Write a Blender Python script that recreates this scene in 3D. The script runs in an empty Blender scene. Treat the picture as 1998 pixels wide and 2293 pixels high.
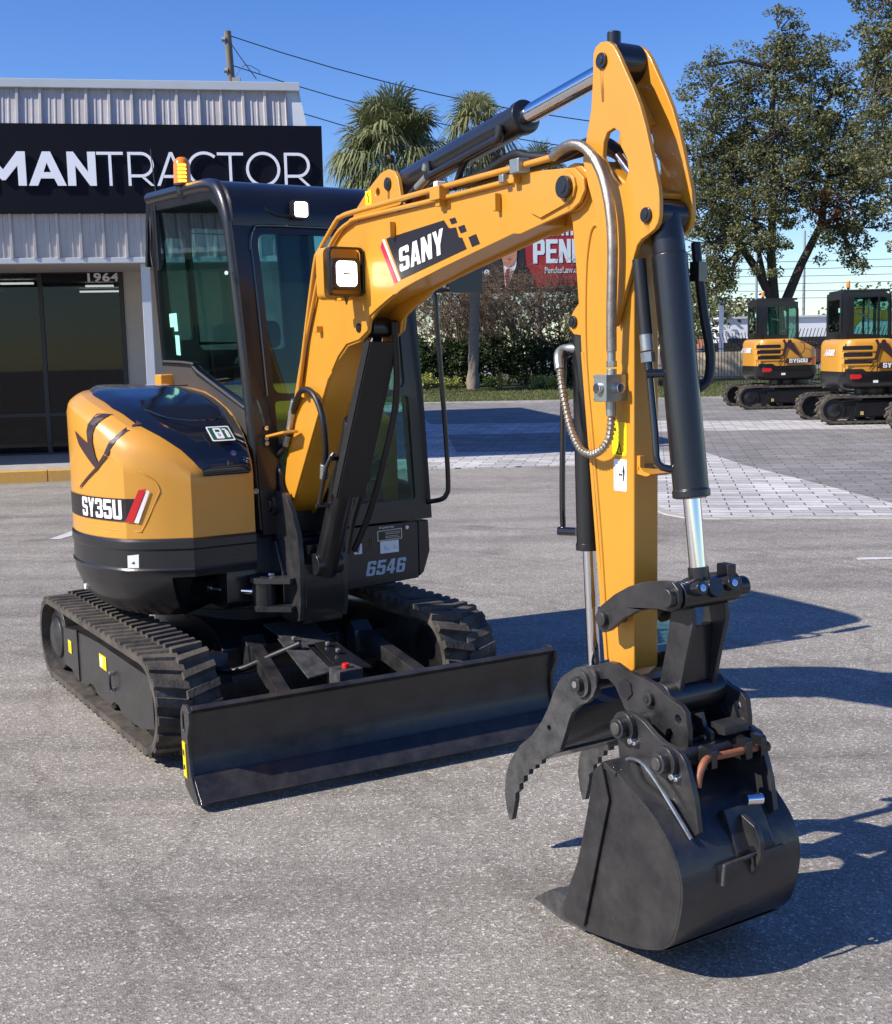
import bpy, bmesh, math, random
from mathutils import Vector, Matrix
from mathutils.geometry import tessellate_polygon
random.seed(7)
R = math.radians
SC = bpy.context.scene
COL = SC.collection

# ---------------- camera ----------------
P_, RO_ = 0.13025, 0.02278
fv = Vector((0, math.cos(P_), -math.sin(P_))); dv = Vector((0, -math.sin(P_), -math.cos(P_))); xv = Vector((1, 0, 0))
rx = xv * math.cos(RO_) + dv * math.sin(RO_); dn = -xv * math.sin(RO_) + dv * math.cos(RO_)
cam = bpy.data.cameras.new('camera'); cam_o = bpy.data.objects.new('camera', cam); COL.objects.link(cam_o)
M = Matrix(((rx.x, -dn.x, -fv.x, 0), (rx.y, -dn.y, -fv.y, 0), (rx.z, -dn.z, -fv.z, 0), (0, 0, 0, 1)))
cam_o.matrix_world = Matrix.Translation((0, 0, 1.8007)) @ M
cam.sensor_fit = 'HORIZONTAL'; cam.sensor_width = 36.0; cam.lens = 48.43
cam.clip_start = 0.05; cam.clip_end = 3000
SC.camera = cam_o

# ---------------- world, sun, exposure ----------------
SUN_EL, SUN_AZ = R(39.6), R(22.4)            # shadows run to +X turned SUN_AZ towards +Y
tosun = Vector((-math.cos(SUN_AZ) * math.cos(SUN_EL), -math.sin(SUN_AZ) * math.cos(SUN_EL), math.sin(SUN_EL)))
W = bpy.data.worlds.new('World'); SC.world = W; W.use_nodes = True
nt = W.node_tree; nt.nodes.clear()
wo = nt.nodes.new('ShaderNodeOutputWorld'); bg = nt.nodes.new('ShaderNodeBackground'); sky = nt.nodes.new('ShaderNodeTexSky')
sky.sky_type = 'NISHITA'; sky.sun_disc = False; sky.sun_elevation = SUN_EL; sky.sun_rotation = math.atan2(tosun.x, tosun.y)
sky.air_density = 1.0; sky.dust_density = 0.2; sky.ozone_density = 4.0; sky.altitude = 0
bg.inputs['Strength'].default_value = 0.115
hs = nt.nodes.new('ShaderNodeHueSaturation'); hs.inputs['Saturation'].default_value = 1.28; hs.inputs['Hue'].default_value = .518
nt.links.new(sky.outputs[0], hs.inputs['Color']); nt.links.new(hs.outputs[0], bg.inputs[0]); nt.links.new(bg.outputs[0], wo.inputs[0])
sl = bpy.data.lights.new('sun', 'SUN'); sl.energy = 4.6; sl.angle = R(0.5); sl.color = (1.0, 0.93, 0.83)
so = bpy.data.objects.new('sun', sl); COL.objects.link(so); so.rotation_euler = tosun.to_track_quat('Z', 'Y').to_euler()
SC.view_settings.view_transform = 'Standard'; SC.view_settings.look = 'None'; SC.view_settings.gamma = 1
SC.view_settings.exposure = 0.55
SC.cycles.max_bounces = 8; SC.cycles.transparent_max_bounces = 16

# ---------------- materials ----------------
def N(nt, t, **k):
    n = nt.nodes.new(t)
    for a, b in k.items():
        if a in n.inputs: n.inputs[a].default_value = b
        else: setattr(n, a, b)
    return n
def mat(name, col, rough=.5, metal=0, coat=0, var=None, bump=None, spec=.5, var2=None, rvar=None):
    m = bpy.data.materials.new(name); m.use_nodes = True; t = m.node_tree; p = t.nodes['Principled BSDF']
    p.inputs['Base Color'].default_value = (*col, 1); p.inputs['Roughness'].default_value = rough; p.inputs['Metallic'].default_value = metal
    p.inputs['Coat Weight'].default_value = coat; p.inputs['Coat Roughness'].default_value = .08; p.inputs['Specular IOR Level'].default_value = spec
    tc = N(t, 'ShaderNodeTexCoord')
    if var:
        sc, am, c2 = var
        n = N(t, 'ShaderNodeTexNoise', Scale=sc, Detail=6.0, Roughness=.65); t.links.new(tc.outputs['Object'], n.inputs['Vector'])
        r = N(t, 'ShaderNodeMapRange'); r.inputs[1].default_value = .35; r.inputs[2].default_value = .68; r.inputs[3].default_value = 0; r.inputs[4].default_value = am
        t.links.new(n.outputs[0], r.inputs[0])
        mx = N(t, 'ShaderNodeMix', data_type='RGBA'); mx.inputs[6].default_value = (*col, 1); mx.inputs[7].default_value = (*c2, 1)
        t.links.new(r.outputs[0], mx.inputs[0]); t.links.new(mx.outputs[2], p.inputs['Base Color'])
        if rvar:
            r2 = N(t, 'ShaderNodeMapRange'); r2.inputs[1].default_value = .3; r2.inputs[2].default_value = .7; r2.inputs[3].default_value = rough - rvar; r2.inputs[4].default_value = rough + rvar
            t.links.new(n.outputs[0], r2.inputs[0]); t.links.new(r2.outputs[0], p.inputs['Roughness'])
    if bump:
        sc, st = bump
        n2 = N(t, 'ShaderNodeTexNoise', Scale=sc, Detail=4.0); t.links.new(tc.outputs['Object'], n2.inputs['Vector'])
        b = N(t, 'ShaderNodeBump', Strength=st, Distance=.01); t.links.new(n2.outputs[0], b.inputs['Height']); t.links.new(b.outputs[0], p.inputs['Normal'])
    return m
def glass(name, tint, refl=1.0, ior=1.5):
    m = bpy.data.materials.new(name); m.use_nodes = True; t = m.node_tree; t.nodes.clear()
    o = N(t, 'ShaderNodeOutputMaterial'); tr = N(t, 'ShaderNodeBsdfTransparent'); tr.inputs[0].default_value = (*tint, 1)
    g = N(t, 'ShaderNodeBsdfGlossy', Roughness=.015); g.inputs[0].default_value = (refl, refl, refl, 1)
    f = N(t, 'ShaderNodeFresnel', IOR=ior); mx = N(t, 'ShaderNodeMixShader'); ge = N(t, 'ShaderNodeNewGeometry'); mi = N(t, 'ShaderNodeMapRange'); mi.inputs[3].default_value = ior; mi.inputs[4].default_value = 1 / ior; t.links.new(ge.outputs['Backfacing'], mi.inputs[0]); t.links.new(mi.outputs[0], f.inputs[0])
    t.links.new(f.outputs[0], mx.inputs[0]); t.links.new(tr.outputs[0], mx.inputs[1]); t.links.new(g.outputs[0], mx.inputs[2]); t.links.new(mx.outputs[0], o.inputs[0])
    return m
def emit(name, col, s):
    m = bpy.data.materials.new(name); m.use_nodes = True; t = m.node_tree; t.nodes.clear()
    o = N(t, 'ShaderNodeOutputMaterial'); e = N(t, 'ShaderNodeEmission', Strength=s); e.inputs[0].default_value = (*col, 1); t.links.new(e.outputs[0], o.inputs[0])
    return m
YEL = mat('yellow_paint', (.60, .272, .023), .40, coat=.3, var=(3.0, .35, (.50, .215, .018)), bump=(260, .05))
YEL2 = mat('yellow_hood_paint', (.64, .30, .036), .35, coat=.4, var=(2.0, .2, (.56, .255, .03)), bump=(420, .03))
BLK = mat('black_paint', (.009, .009, .011), .33, coat=.3, var=(5, .5, (.018, .017, .018)), bump=(90, .05))
BLKG = mat('black_gloss_paint', (.008, .009, .014), .12, coat=.8)
GRY = mat('charcoal_steel', (.014, .014, .0155), .38, coat=.2, var=(9, .85, (.040, .038, .037)), bump=(40, .12), rvar=.12)
WORN = mat('worn_steel', (.028, .028, .029), .48, var=(14, .9, (.085, .083, .08)), bump=(45, .2), rvar=.12)
RUB = mat('dusty_rubber', (.028, .025, .022), .78, var=(7, .95, (.12, .10, .078)), bump=(60, .3))
PLA = mat('grey_plastic', (.045, .042, .040), .55, bump=(300, .1))
CHR = mat('chrome', (.82, .82, .84), .09, metal=1)
SIL = mat('zinc_fitting', (.42, .44, .42), .38, metal=.8, var=(60, .5, (.3, .32, .27)))
SSH = mat('braided_steel_sleeve', (.42, .38, .32), .33, metal=.85, var=(30, .7, (.2, .17, .13)), bump=(500, .3))
HOSE = mat('rubber_hose', (.012, .012, .013), .45)
WHT = mat('white_vinyl', (.82, .82, .82), .4)
RED = mat('red_vinyl', (.62, .015, .02), .4)
MAG = mat('crimson_vinyl', (.50, .01, .07), .4)
DEC = mat('dark_vinyl', (.016, .013, .016), .35)
BRN = mat('ribbon_vinyl', (.045, .022, .024), .4)
YST = mat('yellow_sticker', (.85, .62, .01), .45)
GST = mat('green_sticker', (.01, .09, .045), .4)
ORG = mat('rusty_copper_bar', (.34, .10, .035), .55, var=(25, .8, (.12, .07, .05)))
AMB = mat('amber_lens', (.85, .22, .01), .2, coat=.5)
GLS = glass('green_tinted_glass', (.62, .80, .78), ior=1.38)
GLSD = glass('dark_tinted_glass', (.27, .29, .31))
EMW = emit('work_lamp_light', (1, .95, .84), 5)
EDG = mat('edge_highlight', (.45, .46, .48), .25, metal=.8, var=(20, .7, (.10, .10, .11)))  # sun glint on a plate edge, put into a bright metal colour
EMA = emit('amber_led_light', (1, .55, .03), 5)
TXT = mat('pale_grey_vinyl', (.42, .50, .60), .4)

# ---------------- mesh helpers ----------------
class MB:
    def __init__(s): s.v = []; s.f = []; s.m = []; s.mats = []; s.cuts = []
    def cut(s): s.cuts.append((len(s.v), len(s.f)))
    def mi(s, m):
        if m not in s.mats: s.mats.append(m)
        return s.mats.index(m)
    def add(s, vs, fs, m):
        k = len(s.v); s.v += [tuple(q) for q in vs]; i = s.mi(m)
        for f in fs: s.f.append([k + a for a in f]); s.m.append(i)
    def prism(s, outl, d0, d1, m, holes=(), fn=None):
        """outline in (a,b), extruded along c from d0 to d1; fn maps (a,b,c)->xyz (default a=u,b=z,c=v)"""
        fn = fn or (lambda a, b, c: (a, c, b))
        loops = [list(outl)] + [list(h) for h in holes]
        tr = tessellate_polygon([[Vector((a, b, 0)) for a, b in L] for L in loops])
        flat = [p for L in loops for p in L]; n = len(flat)
        vs = [fn(a, b, d0) for a, b in flat] + [fn(a, b, d1) for a, b in flat]; fs = []
        for t in tr:
            fs.append(list(t)); fs.append([x + n for x in reversed(t)])
        k = 0
        for L in loops:
            q = len(L)
            for i in range(q): a, b = k + i, k + (i + 1) % q; fs.append([a, b, b + n, a + n])
            k += q
        s.add(vs, fs, m)
    def box(s, c, d, m, rot=None):
        hx, hy, hz = d[0] / 2, d[1] / 2, d[2] / 2; vs = []
        for x in (-hx, hx):
            for y in (-hy, hy):
                for z in (-hz, hz):
                    q = Vector((x, y, z))
                    if rot is not None: q = rot @ q
                    vs.append(Vector(c) + q)
        s.add(vs, [[0, 1, 3, 2], [4, 6, 7, 5], [0, 4, 5, 1], [2, 3, 7, 6], [0, 2, 6, 4], [1, 5, 7, 3]], m)
    def cyl(s, a, b, r, m, n=24, r2=None, cap=True, inner=0):
        a, b = Vector(a), Vector(b); r2 = r if r2 is None else r2
        z = (b - a).normalized(); x = z.orthogonal().normalized(); y = z.cross(x)
        vs = [a + (x * math.cos(t) + y * math.sin(t)) * r for t in [2 * math.pi * i / n for i in range(n)]]
        vs += [b + (x * math.cos(t) + y * math.sin(t)) * r2 for t in [2 * math.pi * i / n for i in range(n)]]
        fs = [[i, (i + 1) % n, n + (i + 1) % n, n + i] for i in range(n)]
        if cap: fs += [list(range(n))[::-1], [n + i for i in range(n)]]
        s.add(vs, fs, m)
    def tube(s, pts, r, m, n=12, sub=6, rib=None):
        pts = [Vector(p) for p in pts]
        if sub:
            q = []
            for i in range(len(pts) - 1):
                p0 = pts[max(i - 1, 0)]; p1 = pts[i]; p2 = pts[i + 1]; p3 = pts[min(i + 2, len(pts) - 1)]
                for k in range(sub):
                    t = k / sub; q.append(.5 * ((2 * p1) + (p2 - p0) * t + (2 * p0 - 5 * p1 + 4 * p2 - p3) * t * t + (3 * p1 - p0 - 3 * p2 + p3) * t ** 3))
            q.append(pts[-1]); pts = q
        rr = [r] * len(pts)
        if rib:
            L = [0]
            for i in range(1, len(pts)): L.append(L[-1] + (pts[i] - pts[i - 1]).length)
            k = int(L[-1] / (rib / 4)); q = []; rr = []; j = 0
            for i in range(k + 1):
                d = L[-1] * i / k
                while j < len(L) - 2 and L[j + 1] < d: j += 1
                w = (d - L[j]) / max(L[j + 1] - L[j], 1e-6); q.append(pts[j].lerp(pts[j + 1], w)); rr.append(r if i % 4 < 2 else r * .78)
            pts = q
        vs = []; fs = []; up = None
        for i, p in enumerate(pts):
            t = (pts[min(i + 1, len(pts) - 1)] - pts[max(i - 1, 0)])
            if t.length < 1e-7: t = Vector((0, 0, 1))
            t.normalize()
            if up is None: up = t.orthogonal().normalized()
            up = (up - t * up.dot(t)); up = up.normalized() if up.length > 1e-5 else t.orthogonal().normalized()
            w = t.cross(up)
            vs += [p + (up * math.cos(a) + w * math.sin(a)) * rr[i] for a in [2 * math.pi * k / n for k in range(n)]]
        for i in range(len(pts) - 1):
            for k in range(n): a = i * n + k; b = i * n + (k + 1) % n; fs.append([a, b, b + n, a + n])
        fs += [list(range(n))[::-1], [(len(pts) - 1) * n + i for i in range(n)]]
        s.add(vs, fs, m)
    def lathe(s, a, b, prof, m, n=24):
        """prof: list of (t along a->b in metres, radius)"""
        a, b = Vector(a), Vector(b); z = (b - a).normalized(); x = z.orthogonal().normalized(); y = z.cross(x); vs = []; fs = []
        for t, r in prof: vs += [a + z * t + (x * math.cos(q) + y * math.sin(q)) * r for q in [2 * math.pi * i / n for i in range(n)]]
        for i in range(len(prof) - 1):
            for k in range(n): p = i * n + k; q = i * n + (k + 1) % n; fs.append([p, q, q + n, p + n])
        fs += [list(range(n))[::-1], [(len(prof) - 1) * n + i for i in range(n)]]
        s.add(vs, fs, m)
    def grid(s, rows, m, close=False):
        nr = len(rows); nc = len(rows[0]); vs = [p for r in rows for p in r]; fs = []
        for i in range(nr - 1):
            for k in range(nc if close else nc - 1): a = i * nc + k; b = i * nc + (k + 1) % nc; fs.append([a, b, b + nc, a + nc])
        s.add(vs, fs, m)
    def build(s, name, parent=None, bevel=0, smooth=.7, label=None, solid=0):
        if s.cuts:          # one object per separate piece
            last = None; v0 = f0 = 0
            for v1, f1 in s.cuts + [(len(s.v), len(s.f))]:
                if f1 > f0:
                    q = MB(); q.v = s.v[v0:v1]; q.f = [[a - v0 for a in f] for f in s.f[f0:f1]]; q.m = s.m[f0:f1]; q.mats = s.mats
                    last = q.build(name, parent, bevel, smooth, label, solid)
                v0, f0 = v1, f1
            return last
        me = bpy.data.meshes.new(name); me.from_pydata(s.v, [], s.f)
        for m in s.mats: me.materials.append(m)
        me.polygons.foreach_set('material_index', s.m); me.update()
        bm = bmesh.new(); bm.from_mesh(me)
        if len(s.v) < 60000: bmesh.ops.remove_doubles(bm, verts=bm.verts, dist=1e-5)
        if not solid and len(s.v) < 60000: bmesh.ops.recalc_face_normals(bm, faces=bm.faces)
        bm.to_mesh(me); bm.free()
        if smooth: me.shade_smooth(); me.set_sharp_from_angle(angle=smooth)
        o = bpy.data.objects.new(name, me); COL.objects.link(o)
        if parent: o.parent = parent
        if bevel:
            b = o.modifiers.new('bevel', 'BEVEL'); b.width = bevel; b.segments = 2; b.limit_method = 'ANGLE'; b.angle_limit = .6; b.harden_normals = True
        if solid:
            b = o.modifiers.new('solid', 'SOLIDIFY'); b.thickness = solid; b.offset = -1
        if label: o['label'] = label
        return o
def tag(o, label, cat, group=None):
    o['label'] = label; o['category'] = cat
    if group: o['group'] = group
    return o
def thing(name, loc, label, cat, rz=0, group=None):
    o = bpy.data.objects.new(name, None); COL.objects.link(o); o.location = loc; o.rotation_euler = (0, 0, rz); o.empty_display_size = .1
    return tag(o, label, cat, group)
def copy_tree(o, parent=None):
    c = o.copy(); COL.objects.link(c); c.parent = parent
    for ch in list(o.children): copy_tree(ch, c)
    return c
def text_mesh(body, fn, m, mb, bold=0.0, shear=0.0, depth=.002, spacing=1.0, w=None, h=None):
    """lettering normalised to a 0..1 x 0..1 box and mapped by fn(a,b,c)"""
    cu = bpy.data.curves.new('t', 'FONT'); cu.body = body; cu.offset = bold; cu.shear = shear; cu.extrude = .5; cu.space_character = spacing; cu.resolution_u = 4
    o = bpy.data.objects.new('t', cu); COL.objects.link(o); bpy.context.view_layer.update()
    me = bpy.data.meshes.new_from_object(o.evaluated_get(bpy.context.evaluated_depsgraph_get()))
    xs = [v.co.x for v in me.vertices]; ys = [v.co.y for v in me.vertices]; x0, x1, y0, y1 = min(xs), max(xs), min(ys), max(ys)
    vs = [fn((v.co.x - x0) / (x1 - x0), (v.co.y - y0) / (y1 - y0), (v.co.z + .5) * depth) for v in me.vertices]
    mb.add(vs, [list(p.vertices) for p in me.polygons], m)
    bpy.data.objects.remove(o); bpy.data.meshes.remove(me); bpy.data.curves.remove(cu)
def rrect(a0, b0, a1, b1, r, n=5):
    o = []
    for cx, cy, t0 in ((a1 - r, b1 - r, 0), (a0 + r, b1 - r, 90), (a0 + r, b0 + r, 180), (a1 - r, b0 + r, 270)):
        for k in range(n + 1): t = R(t0 + 90 * k / n); o.append((cx + r * math.cos(t), cy + r * math.sin(t)))
    return o
def circ(a, b, r, n=20): return [(a + r * math.cos(2 * math.pi * i / n), b + r * math.sin(2 * math.pi * i / n)) for i in range(n)]
def ribbon(pts, w, closed=False):
    """flat stroke outline(s) with mitred joints -> list of quads outline (single polygon)"""
    P = [Vector((p[0], p[1])) for p in pts]; n = len(P); L = []; Rr = []
    for i in range(n):
        if closed: a = P[(i - 1) % n]; b = P[i]; c = P[(i + 1) % n]
        else: a = P[max(i - 1, 0)]; b = P[i]; c = P[min(i + 1, n - 1)]
        d1 = (b - a).normalized() if (b - a).length else (c - b).normalized(); d2 = (c - b).normalized() if (c - b).length else d1
        n1 = Vector((-d1.y, d1.x)); n2 = Vector((-d2.y, d2.x)); mm = (n1 + n2); mm = mm.normalized() if mm.length > 1e-6 else n1
        k = w / 2 / max(mm.dot(n1), .35); L.append(b + mm * k); Rr.append(b - mm * k)
    if closed: return [tuple(p) for p in L], [tuple(p) for p in Rr]
    return [tuple(p) for p in L] + [tuple(p) for p in reversed(Rr)]
def gz(Y): return .0135 * (min(max(Y, 2.0), 60.0) - 7.2)
GLY = {
 'S': ([(0, .08), (.12, 0), (.88, 0), (1, .09), (1, .47), (.88, .56), (.34, .60), (.34, .82), (.66, .82), (.66, .70), (1, .70), (1, .92), (.88, 1), (.12, 1), (0, .91), (0, .52), (.12, .43), (.66, .40), (.66, .17), (.34, .17), (.34, .31), (0, .31)],),
 'P': ([(0, 0), (.36, 0), (.36, .36), (.88, .36), (1, .46), (1, .90), (.88, 1), (0, 1)], [(.36, .53), (.66, .53), (.66, .83), (.36, .83)]),
 'E': ([(0, 0), (1, 0), (1, .18), (.36, .18), (.36, .42), (.88, .42), (.88, .59), (.36, .59), (.36, .82), (1, .82), (1, 1), (0, 1)],),
 'D': ([(0, 0), (.80, 0), (1, .14), (1, .86), (.80, 1), (0, 1)], [(.36, .18), (.64, .18), (.64, .82), (.36, .82)]),
 'Y': ([(.33, 0), (.67, 0), (.67, .38), (1, 1), (.66, 1), (.50, .62), (.34, 1), (0, 1), (.33, .38)],),
 'A': ([(0, 0), (.33, 0), (.37, .18), (.63, .18), (.67, 0), (1, 0), (.70, 1), (.30, 1)], [(.42, .34), (.58, .34), (.50, .74)]),
 'N': ([(0, 0), (.32, 0), (.32, .50), (.66, 0), (1, 0), (1, 1), (.68, 1), (.68, .50), (.34, 1), (0, 1)],),
 'U': ([(0, .09), (.12, 0), (.88, 0), (1, .09), (1, 1), (.66, 1), (.66, .17), (.34, .17), (.34, 1), (0, 1)],),
 '3': ([(0, .09), (.12, 0), (.88, 0), (1, .09), (1, .42), (.90, .51), (1, .60), (1, .91), (.88, 1), (.12, 1), (0, .91), (0, .70), (.34, .70), (.34, .83), (.66, .83), (.66, .59), (.30, .59), (.30, .44), (.66, .44), (.66, .17), (.34, .17), (.34, .30), (0, .30)],),
 '5': ([(0, .09), (.12, 0), (.88, 0), (1, .09), (1, .54), (.88, .64), (.36, .64), (.36, .83), (.96, .83), (.96, 1), (.05, 1), (0, .45), (.34, .45), (.66, .47), (.66, .17), (.34, .17), (.34, .31), (0, .31)],),
 '0': ([(0, .09), (.12, 0), (.88, 0), (1, .09), (1, .91), (.88, 1), (.12, 1), (0, .91)], [(.34, .17), (.66, .17), (.66, .83), (.34, .83)]),
 '6': ([(0, .09), (.12, 0), (.88, 0), (1, .09), (1, .52), (.88, .61), (.34, .61), (.34, .83), (.66, .83), (.66, .72), (1, .72), (1, .91), (.88, 1), (.12, 1), (0, .91)], [(.34, .16), (.66, .16), (.66, .45), (.34, .45)]),
 '4': ([(.50, 0), (.84, 0), (.84, .20), (1, .20), (1, .37), (.84, .37), (.84, 1), (.42, 1), (0, .40), (0, .20), (.50, .20)], [(.26, .37), (.50, .37), (.50, .72)])}
def block_text(t, fn, m, mb, depth, gap=.12, shear=0.0):
    w = 1.0 / (len(t) + gap * (len(t) - 1))
    for i, ch in enumerate(t):
        x0 = i * w * (1 + gap); g = GLY[ch]
        mb.prism(g[0], 0, depth, m, holes=list(g[1:]), fn=lambda a, q, c: fn((x0 + a * w + shear * q * w * 2.2) / (1 + shear * w * 2.2), q, c))

# =====================================================================
# SETTING
# =====================================================================
def ground_mat(name, kind):
    m = bpy.data.materials.new(name); m.use_nodes = True; t = m.node_tree; p = t.nodes['Principled BSDF']; L = t.links
    tc = N(t, 'ShaderNodeTexCoord'); p.inputs['Specular IOR Level'].default_value = .3
    def noise(s, d=4, r=.6):
        n = N(t, 'ShaderNodeTexNoise', Scale=s, Detail=float(d), Roughness=r); L.new(tc.outputs['Object'], n.inputs['Vector']); return n.outputs[0]
    def ramp(src, st):
        r = N(t, 'ShaderNodeValToRGB'); L.new(src, r.inputs[0]); e = r.color_ramp.elements
        while len(e) < len(st): e.new(.5)
        for q, (a, c) in zip(e, st): q.position = a; q.color = (*c, 1)
        return r.outputs[0]
    def mix(f, a, b_, mode='MIX'):
        x = N(t, 'ShaderNodeMix', data_type='RGBA', blend_type=mode)
        if not isinstance(f, float): L.new(f, x.inputs[0])
        else: x.inputs[0].default_value = f
        L.new(a, x.inputs[6]); L.new(b_, x.inputs[7]); return x.outputs[2]
    if kind == 'asphalt':
        vo = N(t, 'ShaderNodeTexVoronoi', Scale=125.0); L.new(tc.outputs['Object'], vo.inputs['Vector'])
        vo2 = N(t, 'ShaderNodeTexVoronoi', Scale=260.0); L.new(tc.outputs['Object'], vo2.inputs['Vector'])
        sep = N(t, 'ShaderNodeSeparateColor'); L.new(vo.outputs['Color'], sep.inputs[0]); sep2 = N(t, 'ShaderNodeSeparateColor'); L.new(vo2.outputs['Color'], sep2.inputs[0])
        c1 = ramp(sep.outputs[0], [(0, (.13, .115, .095)), (.35, (.24, .218, .186)), (.75, (.335, .306, .264)), (.90, (.445, .412, .36)), (1, (.90, .87, .81))])
        c2 = ramp(sep2.outputs[0], [(0, (.13, .116, .096)), (.5, (.29, .264, .228)), (1, (.455, .42, .37))])
        c = mix(.45, c1, c2)
        big = ramp(noise(.55, 6, .62), [(.30, (.80, .80, .80)), (.55, (1, 1, 1)), (.75, (1.10, 1.09, 1.07))]); c = mix(1.0, c, big, 'MULTIPLY')
        mid = ramp(noise(5.5, 5), [(.3, (.88, .88, .88)), (.7, (1.08, 1.08, 1.07))]); c = mix(1.0, c, mid, 'MULTIPLY')
        # tar cracks and faint tyre darkening
        st = ramp(noise(1.3, 3, .4), [(.62, (1, 1, 1)), (.72, (.80, .79, .78))]); c = mix(1.0, c, st, 'MULTIPLY')
        mp = N(t, 'ShaderNodeMapping'); mp.inputs['Scale'].default_value = (.16, 1.6, 1); mp.inputs['Rotation'].default_value = (0, 0, -.12); L.new(tc.outputs['Object'], mp.inputs[0])
        wn = N(t, 'ShaderNodeTexNoise', Scale=1.2, Detail=5.0, Roughness=.55); L.new(mp.outputs[0], wn.inputs['Vector'])
        tyre = ramp(wn.outputs[0], [(.40, (.83, .83, .83)), (.50, (1, 1, 1)), (.64, (1.06, 1.06, 1.05))]); c = mix(1.0, c, tyre, 'MULTIPLY')
        wv = N(t, 'ShaderNodeTexNoise', Scale=1.6, Detail=6.0, Roughness=.7); L.new(tc.outputs['Object'], wv.inputs['Vector'])
        va = N(t, 'ShaderNodeMixRGB'); va.inputs[0].default_value = .22; L.new(tc.outputs['Object'], va.inputs[1]); L.new(wv.outputs[1], va.inputs[2])
        ck = N(t, 'ShaderNodeTexVoronoi', Scale=.42, feature='DISTANCE_TO_EDGE'); L.new(va.outputs[0], ck.inputs['Vector'])
        crk = ramp(ck.outputs['Distance'], [(0, (.80, .79, .78)), (.002, (.88, .88, .87)), (.005, (1, 1, 1))]); c = mix(1.0, c, crk, 'MULTIPLY')
        sp = N(t, 'ShaderNodeTexVoronoi', Scale=.55); L.new(va.outputs[0], sp.inputs['Vector']); spots = ramp(sp.outputs['Distance'], [(.05, (.72, .70, .68)), (.11, (.90, .89, .88)), (.16, (1, 1, 1))]); c = mix(1.0, c, spots, 'MULTIPLY')
        ar = N(t, 'ShaderNodeTexWave', Scale=.23, Distortion=1.2, wave_type='RINGS', rings_direction='Z'); ar.inputs['Detail'].default_value = 1.0
        m2 = N(t, 'ShaderNodeMapping'); m2.inputs['Location'].default_value = (5.5, -2.0, 0); L.new(tc.outputs['Object'], m2.inputs[0]); L.new(m2.outputs[0], ar.inputs['Vector'])
        tyr = ramp(ar.outputs[1], [(.90, (1, 1, 1)), (.95, (.86, .855, .85)), (.985, (.86, .855, .85)), (1, (1, 1, 1))]); c = mix(.8, c, mix(1.0, c, tyr, 'MULTIPLY'))
        L.new(c, p.inputs['Base Color']); p.inputs['Roughness'].default_value = .72
        b1 = N(t, 'ShaderNodeBump', Strength=.55, Distance=.004); L.new(vo.outputs['Distance'], b1.inputs['Height']); L.new(b1.outputs[0], p.inputs['Normal'])
    elif kind in ('paver_light', 'paver_dark', 'paver_mid'):
        br = N(t, 'ShaderNodeTexBrick', Scale=1.0); br.inputs['Brick Width'].default_value = .42; br.inputs['Row Height'].default_value = .19; br.inputs['Mortar Size'].default_value = .008; br.inputs['Bias'].default_value = -.1
        br.inputs['Mortar'].default_value = (.10, .095, .09, 1)
        if kind == 'paver_light': br.inputs['Color1'].default_value = (.62, .605, .575, 1); br.inputs['Color2'].default_value = (.38, .37, .35, 1)
        elif kind == 'paver_dark': br.inputs['Color1'].default_value = (.29, .275, .26, 1); br.inputs['Color2'].default_value = (.20, .19, .18, 1)
        mp = N(t, 'ShaderNodeMapping'); mp.inputs['Rotation'].default_value = (0, 0, .17); L.new(tc.outputs['Object'], mp.inputs[0]); L.new(mp.outputs[0], br.inputs['Vector'])
        c = mix(1.0, br.outputs[0], ramp(noise(1.1, 5), [(.3, (.78, .78, .78)), (.7, (1.12, 1.12, 1.12))]), 'MULTIPLY'); c = mix(1.0, c, ramp(noise(30, 4), [(.3, (.88, .88, .88)), (.7, (1.08, 1.08, 1.08))]), 'MULTIPLY')
        L.new(c, p.inputs['Base Color']); p.inputs['Roughness'].default_value = .8
        b1 = N(t, 'ShaderNodeBump', Strength=.5, Distance=.01); L.new(br.outputs[1], b1.inputs['Height']); b1.invert = True; L.new(b1.outputs[0], p.inputs['Normal'])
    elif kind == 'lawn':
        c = ramp(noise(60, 6, .8), [(.3, (.035, .050, .012)), (.55, (.10, .115, .035)), (.75, (.20, .19, .08))]); c = mix(1.0, c, ramp(noise(.8, 4), [(.3, (.8, .85, .7)), (.7, (1.25, 1.15, .95))]), 'MULTIPLY'); L.new(c, p.inputs['Base Color']); p.inputs['Roughness'].default_value = .9
        b1 = N(t, 'ShaderNodeBump', Strength=1.0, Distance=.05); L.new(noise(90, 3), b1.inputs['Height']); L.new(b1.outputs[0], p.inputs['Normal'])
    elif kind == 'concrete':
        c = ramp(noise(6, 6, .7), [(.3, (.30, .285, .26)), (.7, (.44, .42, .385))]); L.new(c, p.inputs['Base Color']); p.inputs['Roughness'].default_value = .85
    return m
ASP = ground_mat('asphalt', 'asphalt'); PL = ground_mat('light_pavers', 'paver_light'); PD = ground_mat('dark_pavers', 'paver_dark'); LAWN = ground_mat('lawn_grass', 'lawn'); CON = ground_mat('concrete', 'concrete')
def sheet(name, poly, m, dz, kind='structure'):
    me = bpy.data.meshes.new(name); bm = bmesh.new()
    vs = [bm.verts.new((x, y, gz(y) + dz)) for x, y in poly]; f = bm.faces.new(vs); f.normal_update()
    if f.normal.z < 0: f.normal_flip()
    bmesh.ops.triangulate(bm, faces=bm.faces[:]); bm.to_mesh(me); bm.free(); me.materials.append(m)
    o = bpy.data.objects.new(name, me); COL.objects.link(o); o['kind'] = kind; return o
b = MB(); b.grid([[(x, y, gz(y)) for x in (-900, 900)] for y in (-300, 2, 60, 1500)], ASP); g_ = b.build('ground', smooth=0); g_['kind'] = 'structure'
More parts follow.
